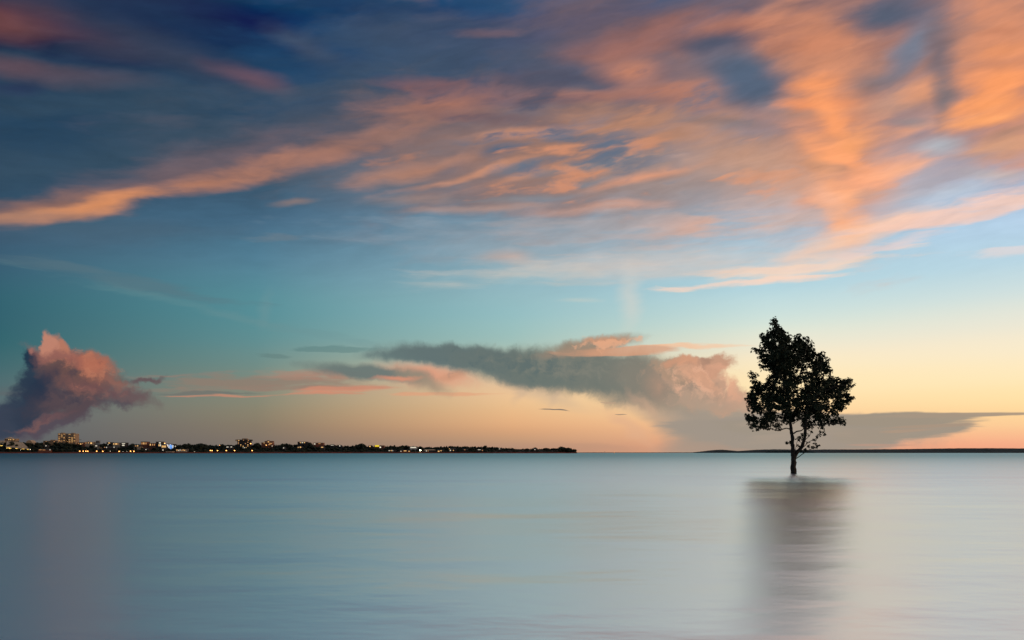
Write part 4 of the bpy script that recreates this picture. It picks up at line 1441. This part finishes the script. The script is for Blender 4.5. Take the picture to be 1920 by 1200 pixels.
def inside(x, y, poly=CROWN):
    c = False
    j = len(poly) - 1
    for i in range(len(poly)):
        xi, yi = poly[i]
        xj, yj = poly[j]
        if (yi > y) != (yj > y) and x < (xj - xi) * (y - yi) / (yj - yi) + xi:
            c = not c
        j = i
    return c


def edge_dist(x, y, poly=CROWN):
    best = 1e9
    j = len(poly) - 1
    for i in range(len(poly)):
        ax, ay = poly[j]
        bx_, by_ = poly[i]
        dx, dy = bx_ - ax, by_ - ay
        q = max(0, min(1, ((x - ax) * dx + (y - ay) * dy) / (dx * dx + dy * dy)))
        best = min(best, math.hypot(x - ax - q * dx, y - ay - q * dy))
        j = i
    return best


tr = random.Random(21)
BASE = Vector(at(1488, 887.5, TREE_Y))
BASE.z = 0.0
tree = thing('mangrove_tree', BASE, 'lone dark leafy tree with a forked trunk standing in the water', 'tree')


def tp(px, py, dy=0.0):
    """Point of the tree by photo position and metres behind its trunk, relative to its base."""
    return Vector(at(px, py, TREE_Y + dy)) - BASE


def smooth_path(pts, rads, n=5):
    P, R = [], []
    for i in range(len(pts) - 1):
        p0, p1, p2, p3 = pts[max(i - 1, 0)], pts[i], pts[i + 1], pts[min(i + 2, len(pts) - 1)]
        for k in range(n):
            t = k / n
            q = 0.5 * ((2 * p1) + (p2 - p0) * t + (2 * p0 - 5 * p1 + 4 * p2 - p3) * t * t + (3 * p1 - p0 - 3 * p2 + p3) * t ** 3)
            P.append(q)
            R.append(rads[i] + (rads[i + 1] - rads[i]) * t)
    P.append(pts[-1])
    R.append(rads[-1])
    return P, R


WOOD = 1.18                            # girth
SKEL = []                              # (point, radius) nodes that later twigs grow from


def limb(spec, V, Fc, sides=10, rough=0.0):
    pts = [tp(a, b, c) for a, b, c, r in spec]
    P, R = smooth_path(pts, [r * TM * WOOD for *_, r in spec])
    if rough:
        R = [r * (1 + rough * mnoise.noise(p * 9.0)) for p, r in zip(P, R)]
        P = [p + Vector((mnoise.noise(p * 5 + Vector((9, 0, 0))), mnoise.noise(p * 5), 0)) * r * rough for p, r in zip(P, R)]
    tube_data(P, R, sides, V, Fc)
    SKEL.extend(zip(P, R))


V, Fc = [], []
limb([(1488.5, 905, 0, 5.6), (1488, 889, 0, 4.7), (1487.6, 876, 0, 4.2), (1488, 862, 0, 4.0), (1488, 853, 0, 4.1)], V, Fc, 12, .35)
trunk = from_data('trunk', V, Fc, 'bark', tree, True)
V, Fc = [], []
limb([(1488, 856, 0, 3.9), (1486.6, 846, 0, 3.1), (1486, 832, 0, 2.9), (1486, 820, 0, 2.8), (1484, 808, .05, 2.6), (1482, 794, .1, 2.5), (1480.5, 775, .1, 2.3), (1478, 750, .1, 2.0),
      (1474, 722, .05, 1.7), (1469, 690, 0, 1.4), (1463, 655, 0, 1.1), (1457, 625, 0, .7), (1453, 602, 0, .35)], V, Fc, 10, .25)
from_data('stem', V, Fc, 'bark', tree, True)
V, Fc = [], []
limb([(1489, 858, 0, 3.4), (1493, 850, -.05, 2.9), (1498, 844, -.1, 2.7), (1504, 836, -.15, 2.6), (1508, 824, -.2, 2.4), (1510, 808, -.2, 2.3), (1511, 790, -.2, 2.1), (1513, 765, -.2, 1.9),
      (1517, 738, -.25, 1.5), (1523, 708, -.3, 1.2), (1528, 680, -.3, .7), (1532, 665, -.3, .4)], V, Fc, 10, .25)
from_data('stem', V, Fc, 'bark', tree, True)

BR_V, BR_F = [], []
for spec in (
    [(1488, 813, 0, 1.3), (1494, 809, -.1, 1.1), (1503, 807, -.3, .9), (1507, 800, -.6, .7), (1500, 780, -.9, .5)],
    [(1482, 805, 0, 1.0), (1474, 803, -.2, .9), (1464, 806, -.5, .8), (1455, 807, -.8, .6), (1440, 803, -1.0, .5), (1420, 805, -1.1, .35)],
    [(1481, 791, 0, 1.2), (1472, 789, .2, 1.0), (1462, 789, .5, .9), (1448, 792, .8, .7), (1428, 790, 1.1, .5), (1408, 797, 1.2, .35)],
    [(1480, 770, 0, 1.2), (1466, 758, .2, 1.0), (1448, 752, .4, .8), (1424, 748, .5, .6), (1406, 744, .5, .4)],
    [(1476, 738, 0, 1.1), (1460, 728, -.3, .9), (1444, 724, -.5, .7), (1424, 716, -.5, .5), (1412, 706, -.5, .35)],
    [(1472, 710, 0, 1.0), (1456, 694, .4, .8), (1440, 680, .6, .6), (1424, 662, .6, .4), (1412, 654, .6, .3)],
    [(1468, 686, 0, .9), (1482, 668, .3, .7), (1494, 650, .4, .5), (1502, 634, .4, .3)],
    [(1464, 664, 0, .8), (1450, 650, -.3, .6), (1434, 636, -.4, .4)],
    [(1510, 800, -.2, 1.1), (1522, 796, -.5, .9), (1540, 797, -.8, .7), (1560, 794, -.9, .5), (1582, 794, -.9, .3)],
    [(1511, 786, -.2, 1.2), (1528, 774, .2, 1.0), (1548, 764, .6, .8), (1570, 758, .8, .6), (1592, 748, .8, .4)],
    [(1514, 758, -.2, 1.1), (1532, 742, -.6, .9), (1554, 730, -.8, .7), (1576, 722, -.8, .5), (1598, 724, -.8, .35)],
    [(1518, 732, -.2, 1.0), (1530, 714, .3, .8), (1544, 700, .6, .6), (1558, 694, .7, .4)],
    [(1522, 712, -.3, .9), (1534, 690, -.6, .7), (1544, 674, -.7, .5), (1552, 668, -.7, .3)],
    [(1516, 744, -.2, .9), (1508, 716, -.5, .8), (1504, 690, -.7, .6), (1510, 660, -.7, .4), (1516, 640, -.7, .3)],
    [(1482, 796, 0, 1.0), (1490, 770, .7, .8), (1496, 740, 1.1, .6), (1494, 705, 1.1, .4)],
    [(1480, 772, 0, 1.0), (1478, 755, -.8, .8), (1470, 730, -1.3, .6), (1466, 705, -1.4, .4)],
    # low sprays
    [(1490, 861, 0, .8), (1497, 857, -.2, .7), (1508, 849, -.35, .55), (1516, 844, -.45, .45), (1527, 840, -.5, .35), (1536, 836, -.5, .25)],
    [(1499, 843, -.1, .7), (1508, 837, -.3, .6), (1516, 829, -.5, .45), (1526, 824, -.6, .35), (1534, 818, -.6, .3), (1541, 809, -.6, .25)],
    [(1508, 826, -.2, .6), (1515, 820, -.3, .45), (1521, 812, -.35, .3)],
    [(1488, 851, 0, .5), (1492, 840, -.4, .4), (1494, 830, -.5, .35), (1498, 822, -.55, .3), (1503, 815, -.6, .25)],
    [(1506, 833, -.15, .5), (1500, 828, -.35, .4), (1495, 824, -.4, .3)],
    [(1486, 833, 0, .5), (1481, 832, -.1, .4), (1475, 830, -.15, .25)],
    [(1513, 845, -.4, .4), (1506, 848, -.4, .3), (1501, 848, -.4, .25)],
):
    V, Fc = [], []
    limb(spec, V, Fc, 6)
    from_data('branch', V, Fc, 'bark', tree, True)

# leaf clump centres: through the crown's volume, its outline as seen, its depth about as deep as wide
CLUMPS = []


def hole(x, y):
    """Thinner places in the crown."""
    h = 0.0
    for hx, hy, r, k in ((1510, 690, 17, .55), (1535, 705, 22, .5), (1505, 715, 14, .6), (1425, 765, 16, .5), (1455, 795, 14, .6), (1545, 780, 22, .45), (1580, 745, 16, .45),
                         (1428, 710, 8, 1.2), (1500, 790, 11, .9), (1478, 798, 9, .9), (1530, 795, 12, .5), (1415, 785, 12, .4), (1465, 775, 10, .4), (1458, 655, 6, .5),
                         (1520, 760, 14, .3), (1500, 735, 12, .4), (1420, 690, 5, .6), (1510, 650, 8, .3)):
        h += k * math.exp(-((x - hx) ** 2 + (y - hy) ** 2) / (r * r))
    return h


tries = 0
while len(CLUMPS) < 720 and tries < 60000:
    tries += 1
    x, y = tr.uniform(1394, 1608), tr.uniform(594, 808)
    if not inside(x, y):
        continue
    d = edge_dist(x, y)
    if d < 2.6 or tr.random() < hole(x, y):
        continue
    half = min(d * 1.5, 62) * TM
    dep = tr.uniform(-half, half)
    p = tp(x, y, dep)
    sp = 5.8 * TM if d > 12 else 4.4 * TM
    if any((p - q).length < sp for q, _ in CLUMPS):
        continue
    CLUMPS.append((p, (4.2 + min(d, 9) * .42) * TM))
for (x, y, dy, r) in ((1408, 701, -.5, 5.5), (1413, 706, -.5, 5), (1408, 709, -.4, 5), (1412, 715, -.5, 4.5), (1417, 720, -.5, 4), (1500, 821, -.55, 6), (1494, 824, -.4, 4), (1504, 815, -.6, 4), (1520, 811, -.35, 4), (1541, 810, -.6, 4.5), (1537, 816, -.6, 3), (1531, 820, -.6, 4), (1526, 825, -.6, 3.6),
                      (1515, 830, -.5, 3), (1527, 833, -.5, 4), (1534, 836, -.5, 4), (1530, 839, -.5, 3), (1517, 839, -.45, 4), (1523, 838, -.48, 3), (1503, 848, -.4, 4), (1509, 845, -.4, 2.6),
                      (1476, 831, -.15, 3), (1482, 830, -.1, 2.4), (1514, 815, -.3, 2.6), (1511, 843, -.4, 2.4), (1546, 814, -.6, 2.2), (1497, 836, -.4, 2.0)):
    CLUMPS.append((tp(x, y, dy), r * TM))

# twigs: each clump grows from the nearest wood already there
order = sorted(CLUMPS, key=lambda c: min((c[0] - s[0]).length for s in SKEL))
for c, r in order:
    best, bd = None, 1e9
    for s, sr in SKEL:
        d = (c - s).length + max(0.0, s.z - c.z) * 0.8
        if d < bd:
            best, bd = (s, sr), d
    s, sr = best
    r0 = min(sr * 0.7, 0.016)
    mid = s.lerp(c, .55) + Vector((tr.uniform(-.05, .05), tr.uniform(-.05, .05), tr.uniform(-.06, .02)))
    P, R = smooth_path([s, mid, c], [r0, r0 * .75, .005], 3)
    tube_data(P, R, 4, BR_V, BR_F, False)
    SKEL.extend(list(zip(P, R))[2:])
from_data('twigs', BR_V, BR_F, 'bark', tree, True)['kind'] = 'stuff'

# leaves: oval blades in rosettes at the twig ends
LV, LF = [], []


def leaf(p, d, up, L, Wd):
    side = d.cross(up)
    if side.length < 1e-4:
        side = Vector((1, 0, 0))
    side.normalize()
    nrm = side.cross(d).normalized()
    k = len(LV)
    for a, b, c in ((0, 0, 0), (.35, .5, .06), (.75, .38, .03), (1, 0, -.06), (.75, -.38, .03), (.35, -.5, .06)):
        LV.append(tuple(p + d * (a * L) + side * (b * Wd) + nrm * (c * L)))
    LF.append((k, k + 1, k + 2, k + 3))
    LF.append((k, k + 3, k + 4, k + 5))


for c, r in CLUMPS:
    n = max(4, int(14 * (r / (7 * TM)) ** 2))
    for _ in range(n):
        o = Vector((tr.gauss(0, 1), tr.gauss(0, 1), tr.gauss(0, .8)))
        o = o.normalized() * r * tr.random() ** .45
        q = c + o
        ax = (o.normalized() + Vector((0, 0, .55)) + Vector((tr.gauss(0, .3), tr.gauss(0, .3), tr.gauss(0, .3)))).normalized()
        s1 = ax.orthogonal().normalized()
        s2 = ax.cross(s1)
        ph = tr.uniform(0, 6.28)
        k = tr.randint(5, 7)
        for i in range(k):
            a = ph + i * 2.4
            d = (s1 * math.cos(a) + s2 * math.sin(a) + ax * tr.uniform(.15, .8)).normalized()
            leaf(q, d, ax, tr.uniform(.065, .10), tr.uniform(.036, .052))
crown = from_data('crown', LV, LF, 'leaf', tree)
